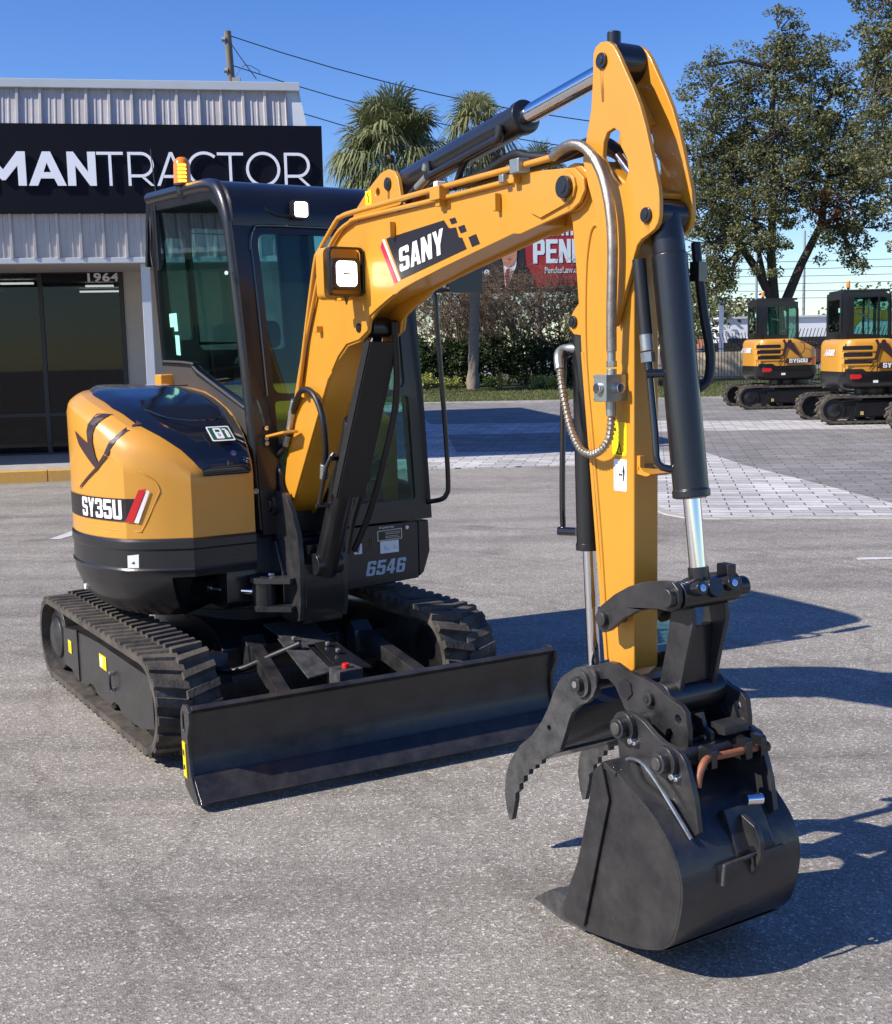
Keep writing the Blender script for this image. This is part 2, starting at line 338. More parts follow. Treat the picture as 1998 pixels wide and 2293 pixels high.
# paved forecourt: pale border, dark fields
pale = [(-4.2, 17.62), (.7, 17.56), (1.98, 17.66), (2.30, 13.0), (2.36, 12.62), (2.52, 12.33), (2.85, 12.22), (3.6, 12.18), (4.6, 11.98), (7, 11.6), (40, 9), (40, 33.6), (2, 35), (-14, 36.2), (-14, 24), (-4.2, 20)]
sheet('light_paving', pale, PL, .004)
sheet('dark_paving', [(.20, 20.05), (4.15, 19.45), (4.30, 17.1), (4.64, 14.9), (4.89, 13.05), (5.0, 12.4), (40, 10.5), (40, 21), (7.7, 22.9), (4.9, 23.3), (0.05, 23.8)], PD, .008)
sheet('dark_paving', [(-.30, 26.9), (5.0, 26.3), (7.7, 25.5), (40, 23.5), (40, 33.4), (2, 34.8), (-.85, 35.2), (-.5, 29)], PD, .008)
b = MB()    # upright edging course along the front of the paving
x = -4.1
while x < 1.95:
    w = random.uniform(.14, .19); b.box((x + w / 2, 17.56 + (.04 if x > .8 else 0), gz(17.56) + .006), (w - .012, .10, .022), PL); x += w
e_ = b.build('paving_edge', smooth=0); e_['kind'] = 'structure'
b = MB(); pts = [(1.98, 17.6), (2.30, 13.0), (2.36, 12.60), (2.52, 12.30), (2.85, 12.18), (3.6, 12.14), (4.6, 11.94), (7, 11.56), (40, 8.96)]
b.grid([[(x - .06, y - .05, gz(y) + .001) for x, y in pts], [(x - .05, y - .04, gz(y) + .014) for x, y in pts], [(x + .05, y + .05, gz(y) + .015) for x, y in pts], [(x + .06, y + .06, gz(y) + .001) for x, y in pts]], CON); k_ = b.build('concrete_edge', smooth=0); k_['kind'] = 'structure'
sheet('lawn', [(-40, 36.3), (-.85, 35.45), (2, 35.1), (40, 33.5), (70, 60), (-40, 60)], LAWN, .006)
b = MB(); pts = [(-14, 36.35), (-.85, 35.45), (2, 35.1), (40, 33.65)]
b.grid([[(x, y - .12, gz(y) + .006) for x, y in pts], [(x, y - .12, gz(y) + .05) for x, y in pts], [(x, y + .10, gz(y) + .05) for x, y in pts], [(x, y + .10, gz(y) + .0) for x, y in pts]], CON); k_ = b.build('lawn_kerb', smooth=0); k_['kind'] = 'structure'
WPAINT = mat('worn_road_paint', (.62, .61, .58), .7, var=(14, .7, (.38, .36, .33)))
sheet('parking_line', [(-3.97, 11.86), (-3.85, 11.84), (-3.55, 13.0), (-3.78, 13.02)], WPAINT, .004); sheet('parking_line', [(3.41, 9.80), (7.0, 9.82), (7.0, 9.92), (3.42, 9.90)], WPAINT, .004)
b = MB()    # ragged grass tufts give the lawn a nap
GB = mat('grass_blade', (.11, .13, .035), .8, var=(3, .6, (.20, .19, .07)))
for i in range(9000):
    x = random.uniform(-2, 14); y0 = 35.4 - (x + .85) * .045; y = y0 + random.random() ** 1.6 * 10; z = gz(y) + .005; a = random.uniform(0, 6.3); h_ = random.uniform(.03, .09); w = .012
    b.add([(x - w * math.cos(a), y - w * math.sin(a), z), (x + w * math.cos(a), y + w * math.sin(a), z), (x + random.uniform(-.04, .04), y + random.uniform(-.04, .04), z + h_)], [[0, 1, 2]], GB)
o = b.build('grass', smooth=0, solid=0); o['kind'] = 'stuff'

# ---------------- building ----------------
bs_ = .17; bq = Vector((1, bs_, 0)).normalized(); bn = Vector((bs_, -1, 0)).normalized()     # along facade, outward
B0_ = Vector((-6.4, 17.35, 0))
def bf(x, d, z): return tuple(B0_ + bq * x - bn * d + Vector((0, 0, z)))      # d = distance behind the front face
BG = thing('commercial_building', bf(0, 2.7, .14), 'low commercial building with ribbed metal fascia and dark glass front', 'building')
def bpart(mb, name, parent=None, **k):
    o = mb.build(name, parent or BG, **k)
    if parent is None: o.matrix_parent_inverse = Matrix.Translation(BG.location).inverted()
    return o
MTL = mat('ribbed_steel_cladding', (.50, .47, .455), .45, metal=.15, var=(2.2, .5, (.33, .315, .305)), bump=(12, .1))
MTW = mat('white_trim', (.55, .58, .60), .45, var=(3, .4, (.47, .50, .52)))
WAL = mat('beige_stucco', (.44, .40, .35), .85, var=(3, .4, (.37, .335, .29)), bump=(70, .3))
BRZ = mat('bronze_frame', (.02, .018, .017), .4)
BGL = glass('shop_glass', (.42, .45, .50), ior=1.38); ROOFM = mat('roof_membrane', (.35, .35, .34), .9)
def P(mb, pts, m): mb.add(pts, [list(range(len(pts)))], m)
def ribbed(mb, x0, x1, z0, z1, d0, d1, m, pitch=.317, off=.0):
    """ribbed sheet: tall ribs every pitch and two small ribs between; d0,d1 = set-back at bottom and top"""
    prof = []; x = x0 - ((x0 - off) % pitch)
    while x < x1 + pitch:
        for dx, h_ in ((0, 0), (.012, .045), (.046, .045), (.060, 0), (.135, 0), (.142, .010), (.158, .010), (.165, 0), (.215, 0), (.222, .010), (.238, .010), (.245, 0)):
            if x0 <= x + dx <= x1: prof.append((x + dx, h_))
        x += pitch
    prof = [(x0, 0)] + prof + [(x1, 0)]
    mb.grid([[bf(a, d0 - h_, z0) for a, h_ in prof], [bf(a, d1 - h_, z1) for a, h_ in prof]], m)
b = MB(); ribbed(b, -34, 4.30, 5.0, 5.73, .10, .32, MTL, off=.46); ribbed(b, -34, 4.52, 3.29, 4.05, .0, .0, MTL, off=.30)
b.add([bf(4.30, .10, 5.0), bf(4.60, .10, 5.0), bf(4.48, .32, 5.73), bf(4.30, .32, 5.73)], [[0, 1, 2, 3]], MTW)
# right return of the mansard and its roof
b.add([bf(4.62, .0, 3.29), bf(4.62, 12, 3.29), bf(4.46, 12, 5.80), bf(4.46, .30, 5.80)], [[0, 1, 2, 3]], MTW)
b.add([bf(-34, .33, 5.78), bf(4.46, .33, 5.78), bf(4.46, 12, 5.78), bf(-34, 12, 5.78)], [[0, 1, 2, 3]], ROOFM)
b.add([bf(-34, .02, 3.285), bf(4.62, .02, 3.285), bf(4.62, 12, 3.285), bf(-34, 12, 3.285)], [[0, 1, 2, 3]], WAL)
b.add([bf(-34, 12, 3.2), bf(4.62, 12, 3.2), bf(4.62, 12, 5.8), bf(-34, 12, 5.8)], [[0, 1, 2, 3]], MTL)
bpart(b, 'metal_fascia', smooth=0)
b = MB()
def bbox(mb, x0, x1, d0, d1, z0, z1, m): mb.add([bf(x, d, z) for x in (x0, x1) for d in (d0, d1) for z in (z0, z1)], [[0, 1, 3, 2], [4, 6, 7, 5], [0, 4, 5, 1], [2, 3, 7, 6], [0, 2, 6, 4], [1, 5, 7, 3]], m)
bbox(b, -34, 4.49, .22, .42, 5.70, 5.82, MTW); bbox(b, -34, 4.54, -.03, .10, 3.22, 3.30, MTW); bpart(b, 'trim', bevel=.006)
b = MB(); bbox(b, 1.60, 4.3, 2.70, 2.95, .14, 3.30, WAL); bbox(b, 4.28, 4.30, 2.95, 12, .14, 3.29, WAL); bbox(b, -34, 1.60, 2.72, 2.92, 3.13 + .2, 3.30, WAL); bpart(b, 'wall')
b = MB(); bbox(b, 2.08, 2.21, .12, .24, .14, 3.22, MTW); bpart(b, 'post', bevel=.006)
b = MB()
for x in (-26, -18, -10.2, -8.7, -7.2, -5.7, -4.2, -2.7, -1.2, .27, 1.56): bbox(b, x - .035, x + .035, 2.66, 2.76, .30, 3.33, BRZ)
bbox(b, -34, 1.60, 2.66, 2.76, 3.27, 3.33, BRZ); bbox(b, -34, 1.60, 2.67, 2.75, .93, .99, BRZ); bbox(b, -34, 1.60, 2.66, 2.76, .27, .33, BRZ)
wf = bpart(b, 'window_frame', bevel=.004)
xs = [-34, -26, -18, -10.2, -8.7, -7.2, -5.7, -4.2, -2.7, -1.2, .27, 1.56]
for i in range(len(xs) - 1):
    b = MB(); bbox(b, xs[i] + .03, xs[i + 1] - .03, 2.705, 2.712, .33, 3.27, BGL); o = b.build('window_pane', wf, smooth=0)
b = MB()
for t, xx, zz in (('1964', 1.03, 3.15),): text_mesh(t, lambda a, q, c: bf(1.03 + a * .50, 2.70 - c, 3.13 + q * .145), mat('house_number_vinyl', (.80, .80, .80), .5), b, bold=.03, depth=.002, spacing=1.1)
b.build('street_number', wf, smooth=0)
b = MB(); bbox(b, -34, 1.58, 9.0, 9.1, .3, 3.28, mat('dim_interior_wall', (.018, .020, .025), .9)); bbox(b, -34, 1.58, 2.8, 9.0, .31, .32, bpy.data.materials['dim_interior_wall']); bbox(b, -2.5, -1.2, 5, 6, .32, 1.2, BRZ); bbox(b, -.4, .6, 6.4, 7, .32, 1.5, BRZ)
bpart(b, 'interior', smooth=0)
for x, z, d, L in ((-.35, 3.20, 4.2, .55), (.95, 3.20, 5.2, .5), (.75, 3.20, 7.0, .75), (-2.0, 3.20, 5.2, .8), (-1.7, 3.20, 7.5, .8)):
    b = MB(); bbox(b, x - L / 2, x + L / 2, d, d + .12, z, z + .03, emit('ceiling_lamp_light', (1, .93, .75), 2.2) if 'ceiling_lamp_light' not in bpy.data.materials else bpy.data.materials['ceiling_lamp_light']); bpart(b, 'ceiling_lamp')
# sidewalk with yellow kerb
b = MB(); SWZ = .30
b.add([bf(-34, -.30, SWZ), bf(3.2, -.30, SWZ), bf(3.2, 2.70, SWZ), bf(-34, 2.70, SWZ)], [[0, 1, 2, 3]], CON); b.add([bf(3.2, -.30, SWZ), bf(3.2, 2.7, SWZ), bf(3.2, 2.7, .1), bf(3.2, -.3, .1)], [[0, 1, 2, 3]], CON); sw = b.build('sidewalk', smooth=0); sw['kind'] = 'structure'
YK = mat('yellow_kerb_paint', (.62, .33, .05), .75, var=(6, .7, (.42, .27, .12)), bump=(40, .3))
b = MB(); x = -34
while x < 3.2:
    w = min(1.02, 3.21 - x); b.add([bf(a, d, z) for a in (x, x + w - .012) for d, z in ((-.45, .02), (-.445, SWZ - .01), (-.43, SWZ + .004), (-.30, SWZ + .005))], [[0, 1, 5, 4], [1, 2, 6, 5], [2, 3, 7, 6], [0, 1, 2, 3], [4, 5, 6, 7]], YK); x += w
k_ = b.build('kerb', smooth=0); k_['kind'] = 'structure'
# sign
SG = thing('shop_sign', bf(0, -.12, 3.9), 'wide black fascia sign with white lettering on building', 'sign')
SGN = mat('black_sign_board', (.003, .004, .010), .6, spec=.15)
b = MB(); bbox(b, -30, 4.765, -.12, .02, 3.915, 5.14, SGN); o = b.build('sign_board', SG, bevel=.004); o.matrix_parent_inverse = Matrix.Translation(SG.location).inverted()
LWH = mat('white_letter_face', (.92, .93, .96), .4)
def letter(strokes):
    mb = MB()
    for s_ in strokes:
        if isinstance(s_, tuple): mb.prism(s_[0], -.015, .022, LWH, holes=[s_[1]], fn=lambda a, q, c: bf(a, -.1445 - c * .5, q))
        else: mb.prism(s_, -.015, .022, LWH, fn=lambda a, q, c: bf(a, -.1445 - c * .5, q))
    o = mb.build('letter', SG, smooth=0); o.matrix_parent_inverse = Matrix.Translation(SG.location).inverted()
zb, zt = 4.285, 4.752; tw = .040; BW = .115
def poly_(*p): return list(p)
# bold M A N
letter([poly_((0.0, zb), (0, zt), (.11, zt), (.305, zb + .22), (.50, zt), (.61, zt), (.61, zb), (.50, zb), (.50, zt - .19), (.33, zb + .075), (.28, zb + .075), (.11, zt - .19), (.11, zb))])
letter([poly_((.64, zb), (.84, zt), (.95, zt), (1.15, zb), (1.03, zb), (.985, zb + .10), (.805, zb + .10), (.76, zb)), ] if 0 else [([(.64, zb), (.84, zt), (.95, zt), (1.15, zb), (1.03, zb), (.985, zb + .10), (.805, zb + .10), (.76, zb)], [(.845, zb + .185), (.945, zb + .185), (.895, zb + .315)])])
letter([poly_((1.17, zb), (1.17, zt), (1.26, zt), (1.45, zb + .19), (1.45, zt), (1.56, zt), (1.56, zb), (1.47, zb), (1.28, zt - .19), (1.28, zb))])
def T_(x0, x1): c = (x0 + x1) / 2; letter([poly_((x0, zt - tw), (x0, zt), (x1, zt), (x1, zt - tw), (c + tw / 2, zt - tw), (c + tw / 2, zb), (c - tw / 2, zb), (c - tw / 2, zt - tw))])
def arc(cx, cy, rx_, rz_, a0, a1, n=16): return [(cx + rx_ * math.cos(R(a0 + (a1 - a0) * i / n)), cy + rz_ * math.sin(R(a0 + (a1 - a0) * i / n))) for i in range(n + 1)]
def R_(x0, x1):
    h_ = zt - zb; r = .155; m = zt - tw / 2 - r
    st = poly_((x0, zb), (x0, zt), (x0 + tw, zt), (x0 + tw, zb)); bowl = ribbon([(x0 + tw + .0005, zt - tw / 2)] + arc(x1 - r - .02, m, r, r, 90, -90, 14) + [(x0 + tw + .0005, m - r)], tw)
    leg = poly_((x1 - .175, m - r - tw / 2 - .001), (x1 - .125, m - r - tw / 2 - .001), (x1, zb), (x1 - .05, zb)); letter([st, bowl, leg])
T_(1.575, 1.94); R_(2.0, 2.36)
letter([poly_((2.395, zb), (2.58, zt), (2.625, zt), (2.81, zb), (2.765, zb), (2.602, zt - .05), (2.44, zb)), poly_((2.488, zb + .11), (2.503, zb + .15), (2.702, zb + .15), (2.717, zb + .11))])
letter([ribbon(arc(3.065, (zt + zb) / 2, .225, .225, 48, 312, 30), tw)]); T_(3.25, 3.62)
lo_, li_ = arc(3.90, (zt + zb) / 2, .245, .245, 0, 350, 35), arc(3.90, (zt + zb) / 2, .205, .205, 0, 350, 35); letter([(lo_, li_)]); R_(4.205, 4.575)

# ---------------- utility poles and wires ----------------
WOOD = mat('weathered_wood', (.20, .17, .14), .85, var=(4, .6, (.11, .095, .08)), bump=(30, .4)); STL = mat('galvanised_steel', (.35, .36, .37), .5, metal=.5)
UP = thing('utility_pole', (-7.15, 46, gz(46)), 'tall wooden utility pole rising behind the building roof', 'pole')
def L_(o, e): o.matrix_parent_inverse = Matrix.Translation(e.location).inverted(); return o
b = MB(); b.cyl((-7.15, 46, .4), (-7.62, 46, 13.75), .19, WOOD, 16, r2=.13); L_(b.build('wooden_pole', UP), UP)
b = MB()
for z, x in ((13.45, -7.70), (12.35, -7.66)): b.cyl((x - .12, 45.9, z), (x + .02, 45.9, z), .09, STL, 12)
b.box((-7.35, 45.9, 12.0), (.3, .2, .15), STL); b.tube([(-7.5, 45.85, 13.3), (-7.1, 45.8, 12.7), (-6.6, 45.8, 12.0)], .018, HOSE, 6); b.tube([(-7.4, 45.85, 12.1), (-7.0, 45.8, 12.5), (-6.5, 45.8, 12.3), (-6.5, 45.8, 12.15)], .012, HOSE, 6); L_(b.build('insulator', UP), UP)
def wire(a, c, sag, r=.022, lab='', n=24):
    a, c = Vector(a), Vector(c); m = MB(); m.tube([a.lerp(c, i / n) + Vector((0, 0, -sag * 4 * (i / n) * (1 - i / n))) for i in range(n + 1)], r, HOSE, 6, 0); return tag(m.build('power_line'), lab, 'wire', 'overhead wires')
wire((-7.55, 46, 13.60), (38, 50, 14.3), 4.0, .019, 'topmost overhead wire running right from the utility pole')
wire((-7.5, 46, 12.55), (38, 50, 13.2), 4.0, .018, 'second overhead wire running right from the utility pole')
wire((-7.4, 46, 11.6), (38, 50, 11.6), 3.9, .018, 'lowest overhead wire crossing behind the palms')
for x, y, hh, lab in ((24.6, 95, 10.0, 'distant thin grey pole left of the small tree gap'), (29.2, 98, 11.0, 'distant slim pole just left of the nearer parked excavator')):
    m = MB(); m.cyl((x, y, .6), (x, y, hh), .14, STL, 10, r2=.09); tag(m.build('distant_pole'), lab, 'pole', 'far poles beyond the road')
for k, w_ in enumerate(('highest', 'second highest', 'third', 'fourth', 'fifth', 'lowest')): wire((12, 97, 8.9 - k * .55), (60, 97, 9.6 - k * .62), .7, .022, w_ + ' of the thin distant wires seen through the gap under the oak', n=10)

# ---------------- vegetation ----------------
def leafmat(name, c1, c2, tr=.25):
    m = bpy.data.materials.new(name); m.use_nodes = True; t = m.node_tree; t.nodes.clear(); L = t.links
    o = N(t, 'ShaderNodeOutputMaterial'); d = N(t, 'ShaderNodeBsdfPrincipled', Roughness=.6); d.inputs['Specular IOR Level'].default_value = .25
    tl = N(t, 'ShaderNodeBsdfTranslucent'); mx = N(t, 'ShaderNodeMixShader'); mx.inputs[0].default_value = tr
    geo = N(t, 'ShaderNodeNewGeometry'); r = N(t, 'ShaderNodeMix', data_type='RGBA'); r.inputs[6].default_value = (*c1, 1); r.inputs[7].default_value = (*c2, 1)
    L.new(geo.outputs['Random Per Island'], r.inputs[0]); L.new(r.outputs[2], d.inputs['Base Color']); L.new(r.outputs[2], tl.inputs[0]); L.new(d.outputs[0], mx.inputs[1]); L.new(tl.outputs[0], mx.inputs[2]); L.new(mx.outputs[0], o.inputs[0])
    return m
OAKL = leafmat('oak_leaf', (.055, .075, .030), (.24, .235, .105)); HEDL = leafmat('hedge_leaf', (.020, .040, .013), (.075, .105, .035)); YELL = leafmat('variegated_leaf', (.16, .19, .03), (.50, .52, .14))
PALL = leafmat('palm_leaf', (.11, .135, .050), (.27, .275, .13), .2); PALD = leafmat('dry_palm_leaf', (.17, .145, .095), (.30, .27, .19), .1); TWG = mat('bare_twig', (.17, .115, .075), .85, var=(3, .6, (.085, .058, .038))); BRK = mat('oak_bark', (.085, .072, .062), .9, var=(5, .6, (.045, .038, .034)), bump=(14, .8)); PBK = mat('palm_bark', (.30, .25, .205), .9, var=(16, .8, (.15, .12, .095)), bump=(30, 1.0))
DEAD = leafmat('russet_leaf', (.10, .030, .018), (.16, .05, .03))
def rv(): 
    while 1:
        v = Vector((random.uniform(-1, 1), random.uniform(-1, 1), random.uniform(-1, 1)))
        if .05 < v.length < 1: return v
def leaf(mb, p, s, m, up=.3):
    d = rv().normalized(); d.z = d.z * .6 - up * .3; d.normalize(); w = d.cross(rv()).normalized() * s * .32; d = d * s
    mb.add([p, p + d * .5 + w, p + d, p + d * .5 - w], [[0, 1, 2, 3]], m)
def clump(mb, c, r, n, s, m, flat=.75):
    for i in range(n):
        v = rv(); v = v.normalized() * (v.length ** .6); q = c + Vector((v.x * r, v.y * r, v.z * r * flat)); leaf(mb, q, s * random.uniform(.6, 1.3), m)
def limb(mb, pts, r0, r1, m, n=8):
    pts = [Vector(p) for p in pts]; k = len(pts) - 1
    for i in range(k): mb.cyl(pts[i], pts[i + 1], r0 + (r1 - r0) * i / k, m, n, r2=r0 + (r1 - r0) * (i + 1) / k, cap=False)
def oak(name, base, blobs, limbs, label, nl, s, extra=None):
    t = thing(name, base, label, 'tree'); B = Vector(base); random.seed(int(abs(base[0]) * 100))
    mb = MB(); ends = []
    for L0 in limbs:
        limb(mb, L0[0], L0[1], L0[2], BRK); ends.append(Vector(L0[0][-1]))
    cr = MB(); tw = MB(); joints = [Vector(p) for L0 in limbs for p in L0[0][1:]]
    for (c, r, dens) in blobs:
        c = Vector(c); j = min(joints, key=lambda q: (q - c).length); mid = j.lerp(c, .5) + rv() * .4
        limb(tw, [j, mid, c], .09, .04, BRK, 6)
        r *= 1.22; nc = int(dens * r * r * 19)
        for i in range(nc):
            v = rv(); v = v.normalized() * (.35 + .75 * v.length); q = c + Vector((v.x * r, v.y * r, v.z * r * .9))
            if random.random() < .6: limb(tw, [c.lerp(q, .2), c.lerp(q, .6) + rv() * .12, q], .03, .012, BRK, 5)
            rr = random.uniform(.14, .5); clump(cr, q, rr, int(nl * rr * 4.0), s * random.uniform(.8, 1.15), OAKL)
    L_(mb.build('trunk', t, smooth=1.2), t); o = tw.build('branches', t, smooth=0); L_(o, t); o = cr.build('crown', t, smooth=0); L_(o, t)
    if extra: extra(t)
    return t
z46 = gz(46)
bl = []
for c in [(10.1, 46, 11.2, 1.0, .8), (9.5, 46, 8.9, 1.1, .9), (9.4, 45.5, 7.2, 1.2, 1.1), (10.0, 45, 5.6, 1.1, 1.1), (10.4, 46.5, 9.9, 1.1, .9), (11.2, 46, 8.2, 1.3, 1.1), (11.3, 45, 6.5, 1.3, 1.2), (11.4, 46, 10.3, 1.0, .8), (12.0, 46, 12.0, .9, .9), (12.6, 46, 13.3, .75, .8), (12.8, 46, 11.8, 1.1, 1.1), (12.5, 45, 9.6, 1.3, 1.2), (12.6, 44.6, 7.6, 1.3, 1.2), (13.9, 46, 12.3, .9, .9), (13.9, 46, 10.6, 1.2, 1.1), (14.2, 45, 8.6, 1.3, 1.2), (14.6, 44.5, 6.8, 1.2, 1.0), (15.1, 46, 10.2, .9, .7), (13.1, 48, 9.0, 1.6, .9), (11, 48, 7.6, 1.4, .8), (10.0, 44.6, 4.7, .7, 1.0), (11.6, 44, 5.2, .8, 1.0), (14.9, 44.5, 5.3, .8, 1.0), (9.9, 46, 12.1, .5, .6), (14.4, 47, 12.9, .5, .5), (15.6, 45, 7.5, 1.0, 1.0), (15.4, 46, 8.9, 1.1, 1.0), (9.9, 44.5, 3.9, .6, .9), (15.7, 46, 11.2, .9, .8), (15.3, 44.5, 6.0, .8, .9)]: bl.append((c[:3], c[3], c[4]))
T0_ = (12.75, 46, z46)
def russet(t):
    m = MB(); random.seed(3)
    for i in range(26): clump(m, Vector((14.0, 43.9, 6.8)) + rv() * .75, .22, 26, .12, DEAD)
    L_(m.build('dead_cluster', t, smooth=0), t)
oak('oak_tree', T0_, bl, [([(12.75, 46, z46), (12.72, 46, 2.4), (12.6, 46, 3.6)], .36, .30), ([(12.6, 46, 3.4), (12.0, 46, 4.6), (11.3, 46, 5.6), (10.4, 45.8, 6.8), (9.8, 46, 8.6)], .19, .07), ([(12.6, 46, 3.5), (12.45, 46, 5.2), (12.5, 46, 7.4), (12.4, 46, 9.6), (12.5, 46, 12)], .20, .07), ([(12.9, 46, 3.2), (13.5, 45.8, 4.8), (14.1, 45.4, 6.2), (14.3, 45.2, 8.0), (14.1, 46, 10.4)], .20, .07), ([(12.2, 46, 4.4), (11.9, 46, 5.8), (11.6, 46, 8.2)], .10, .05)], 'broad olive green oak tree with forked trunk behind the parked excavators', 84, .105, russet)
bl = []
for c in [(15.2, 38, 12.5, 1.3, 1.0), (14.2, 38.5, 13.3, .9, .6), (15.8, 38, 10.6, 1.5, 1.0), (14.6, 38, 11.0, .9, .8), (14.1, 38, 9.4, 1.0, .9), (15.4, 37.5, 8.8, 1.3, 1.0), (14.3, 37.4, 7.8, .9, .9), (15.0, 37, 6.9, 1.0, .9), (16.4, 38, 12.2, 1.5, .8), (16.6, 37.5, 7.8, 1.4, .8), (14.1, 38, 10.3, .6, .7), (15.6, 36.6, 5.8, .8, .7), (16.8, 38, 14, 1.6, .7), (15.0, 38, 14.2, .9, .6), (15.2, 36.8, 4.6, .6, .6)]: bl.append(((c[0] - .75, c[1], c[2]), c[3], c[4]))
oak('oak_tree', (17.6, 38.5, gz(38.5)), bl, [([(17.6, 38.5, .4), (17.4, 38.5, 3.2), (17.0, 38.4, 5.0)], .4, .3), ([(17.0, 38.4, 4.8), (16.4, 38.2, 7), (15.8, 38, 9), (15.2, 38, 11.5)], .22, .08), ([(17.0, 38.4, 5), (16.0, 37.6, 5.6), (15.2, 37.2, 6.2), (14.2, 37.2, 6.4)], .14, .05), ([(15.9, 38, 8.8), (15.0, 38, 9.4), (14.3, 38, 9.6)], .09, .04)], 'nearer oak tree whose leafy branches fill the upper right corner', 84, .105)
def far_tree(base, r, h_, label, n=60, s=.4, m=None, nm='background_tree'):
    t = thing(nm, base, label, 'tree', group=None); B = Vector(base); mb = MB(); limb(mb, [B, B + Vector((.1, 0, h_ * .4)), B + Vector((0, 0, h_ * .7))], .3, .12, BRK); L_(mb.build('trunk', t, smooth=1), t); cr = MB(); random.seed(int(abs(base[0]) * 10))
    for i in range(n):
        v = rv(); q = B + Vector((v.x * r, v.y * r, h_ * .62 + v.z * h_ * .40)); clump(cr, q, r * .28, 34, s, m or OAKL)
    L_(cr.build('crown', t, smooth=0), t)
far_tree((23.8, 104, .7), 4.0, 5.8, 'distant rounded tree beyond the fence left of the parked excavators'); far_tree((39.0, 106, .7), 4.8, 6.0, 'distant pale olive tree seen between the two parked excavators'); far_tree((48.5, 100, .7), 5.0, 7.5, 'distant olive tree above the nearer parked excavator roof at right')
far_tree((30.0, 150, .7), 6.0, 5.0, 'farthest low dark tree on the horizon beyond the poles', n=40, s=.6)
for i, x in enumerate((-6, 1.5, 9, 16)): far_tree((x, 82, .7), 4.5, 5.2 + (i % 2), ['far green tree low behind the hedge at its left end', 'far green tree low behind the middle of the hedge', 'far green tree low behind the billboard foot', 'far green tree low behind the black fence'][i], n=44, s=.4)
def frond(mb, base, d, L, pet, m, blades=26, droop=.5, wide=1.0):
    d = d.normalized(); side = d.cross(Vector((0, 0, 1))); side = side.normalized() if side.length > .05 else Vector((1, 0, 0)); up = side.cross(d).normalized()
    p1 = base + d * pet + Vector((0, 0, -pet * droop * .25)); mb.add([base - side * .02, base + side * .02, p1 + side * .015, p1 - side * .015], [[0, 1, 2, 3]], m)
    for i in range(blades):
        a = R(-115 + 230 * (i + random.uniform(-.3, .3)) / (blades - 1)); v = (d * math.cos(a) + side * math.sin(a) * wide + up * .12 * random.uniform(-1, 1)).normalized(); ll = L * (.78 + .22 * math.cos(a)) * random.uniform(.85, 1.1)
        w = v.cross(up).normalized() * .022 * (L / .8); a1 = p1 + v * ll * .55 + Vector((0, 0, -ll * droop * .12)); a2 = p1 + v * ll * .82 + Vector((0, 0, -ll * droop * (.42 + .3 * random.random()))); a3 = p1 + v * ll + Vector((random.uniform(-.04, .04), random.uniform(-.04, .04), -ll * droop * (.75 + .5 * random.random())))
        mb.add([p1, a1 + w, a1 - w, a2 + w * .7, a2 - w * .7, a3], [[0, 1, 2], [1, 3, 4, 2], [3, 5, 4]], m)
def palm(base, top, R_c, label, nf=60, trunk_r=.17, seed=1, L=.8, up=1.0, dead=.2, droop=.6):
    t = thing('palm_tree', base, label, 'palm tree'); random.seed(seed); B = Vector(base); T = Vector(top); mb = MB(); k = 26
    prof = []
    for i in range(k + 1): prof.append(((T - B).length * i / k, trunk_r * (1.12 if i % 2 else 1.0) * (1.25 if i < 2 else 1)))
    mb.lathe(B, T, prof, PBK, 12); L_(mb.build('trunk', t, smooth=.9), t); cr = MB()
    for i in range(nf):
        az = random.uniform(0, 2 * math.pi); w = (i + .5) / nf; el = R(88 - 150 * w ** .85) * up
        d = Vector((math.cos(az) * math.cos(el), math.sin(az) * math.cos(el), math.sin(el))); m = PALD if (w > 1 - dead and random.random() < .8) else PALL
        frond(cr, T + Vector((0, 0, .2 - w * .5)), d, L * random.uniform(.85, 1.15), R_c * random.uniform(.55, 1.0), m, droop=droop * ((.15 if random.random() < .5 else .5) + w * 1.3))
    L_(cr.build('crown', t, smooth=0), t); return t
palm((-1.65, 42, gz(42)), (-1.65, 42, 8.55), 1.6, 'full bushy palm crown just right of the shop sign', nf=185, seed=4, L=1.15, droop=.9, dead=.3)
palm((1.10, 44.7, gz(44.7)), (1.48, 44.7, 9.9), .95, 'slender palm whose bare trunk shows under the raised boom', nf=48, seed=8, L=.95, trunk_r=.185, dead=.5, droop=1.0)
palm((5.35, 67, gz(60)), (5.35, 67, 11.6), 1.0, 'small palm crown just above the boom near its tip', nf=40, seed=12, L=1.1, dead=.3, droop=.8)
palm((6.6, 54, gz(54)), (6.6, 54, 3.6), .9, 'short palm with grey green fronds under the billboard', nf=30, seed=13, L=.9, droop=.8)
palm((-3.2, 47, gz(47)), (-3.2, 47, 2.9), .8, 'low palm with pale fronds at left end of the hedge', nf=30, seed=15, L=.9, droop=.9)
def bush(x, y, rx_, ry_, h_, m, label, cat='shrub', n=60, s=.10, grp=None, nm='shrub', per=34):
    z = gz(y); t = thing(nm, (x, y, z), label, cat, group=grp); mb = MB(); random.seed(int(x * 37 + y * 11))
    for k in range(7): a = random.uniform(0, 6.28); limb(mb, [(x, y, z), (x + math.cos(a) * rx_ * .4, y + math.sin(a) * ry_ * .4, z + h_ * .6)], .03, .015, BRK, 5)
    L_(mb.build('stems', t, smooth=0), t); cr = MB()
    for i in range(n):
        v = rv(); q = Vector((x + v.x * rx_, y + v.y * ry_, z + h_ * (.52 + v.z * .46))); clump(cr, q, min(rx_, h_) * .3, per, s, m)
    L_(cr.build('foliage', t, smooth=0), t)
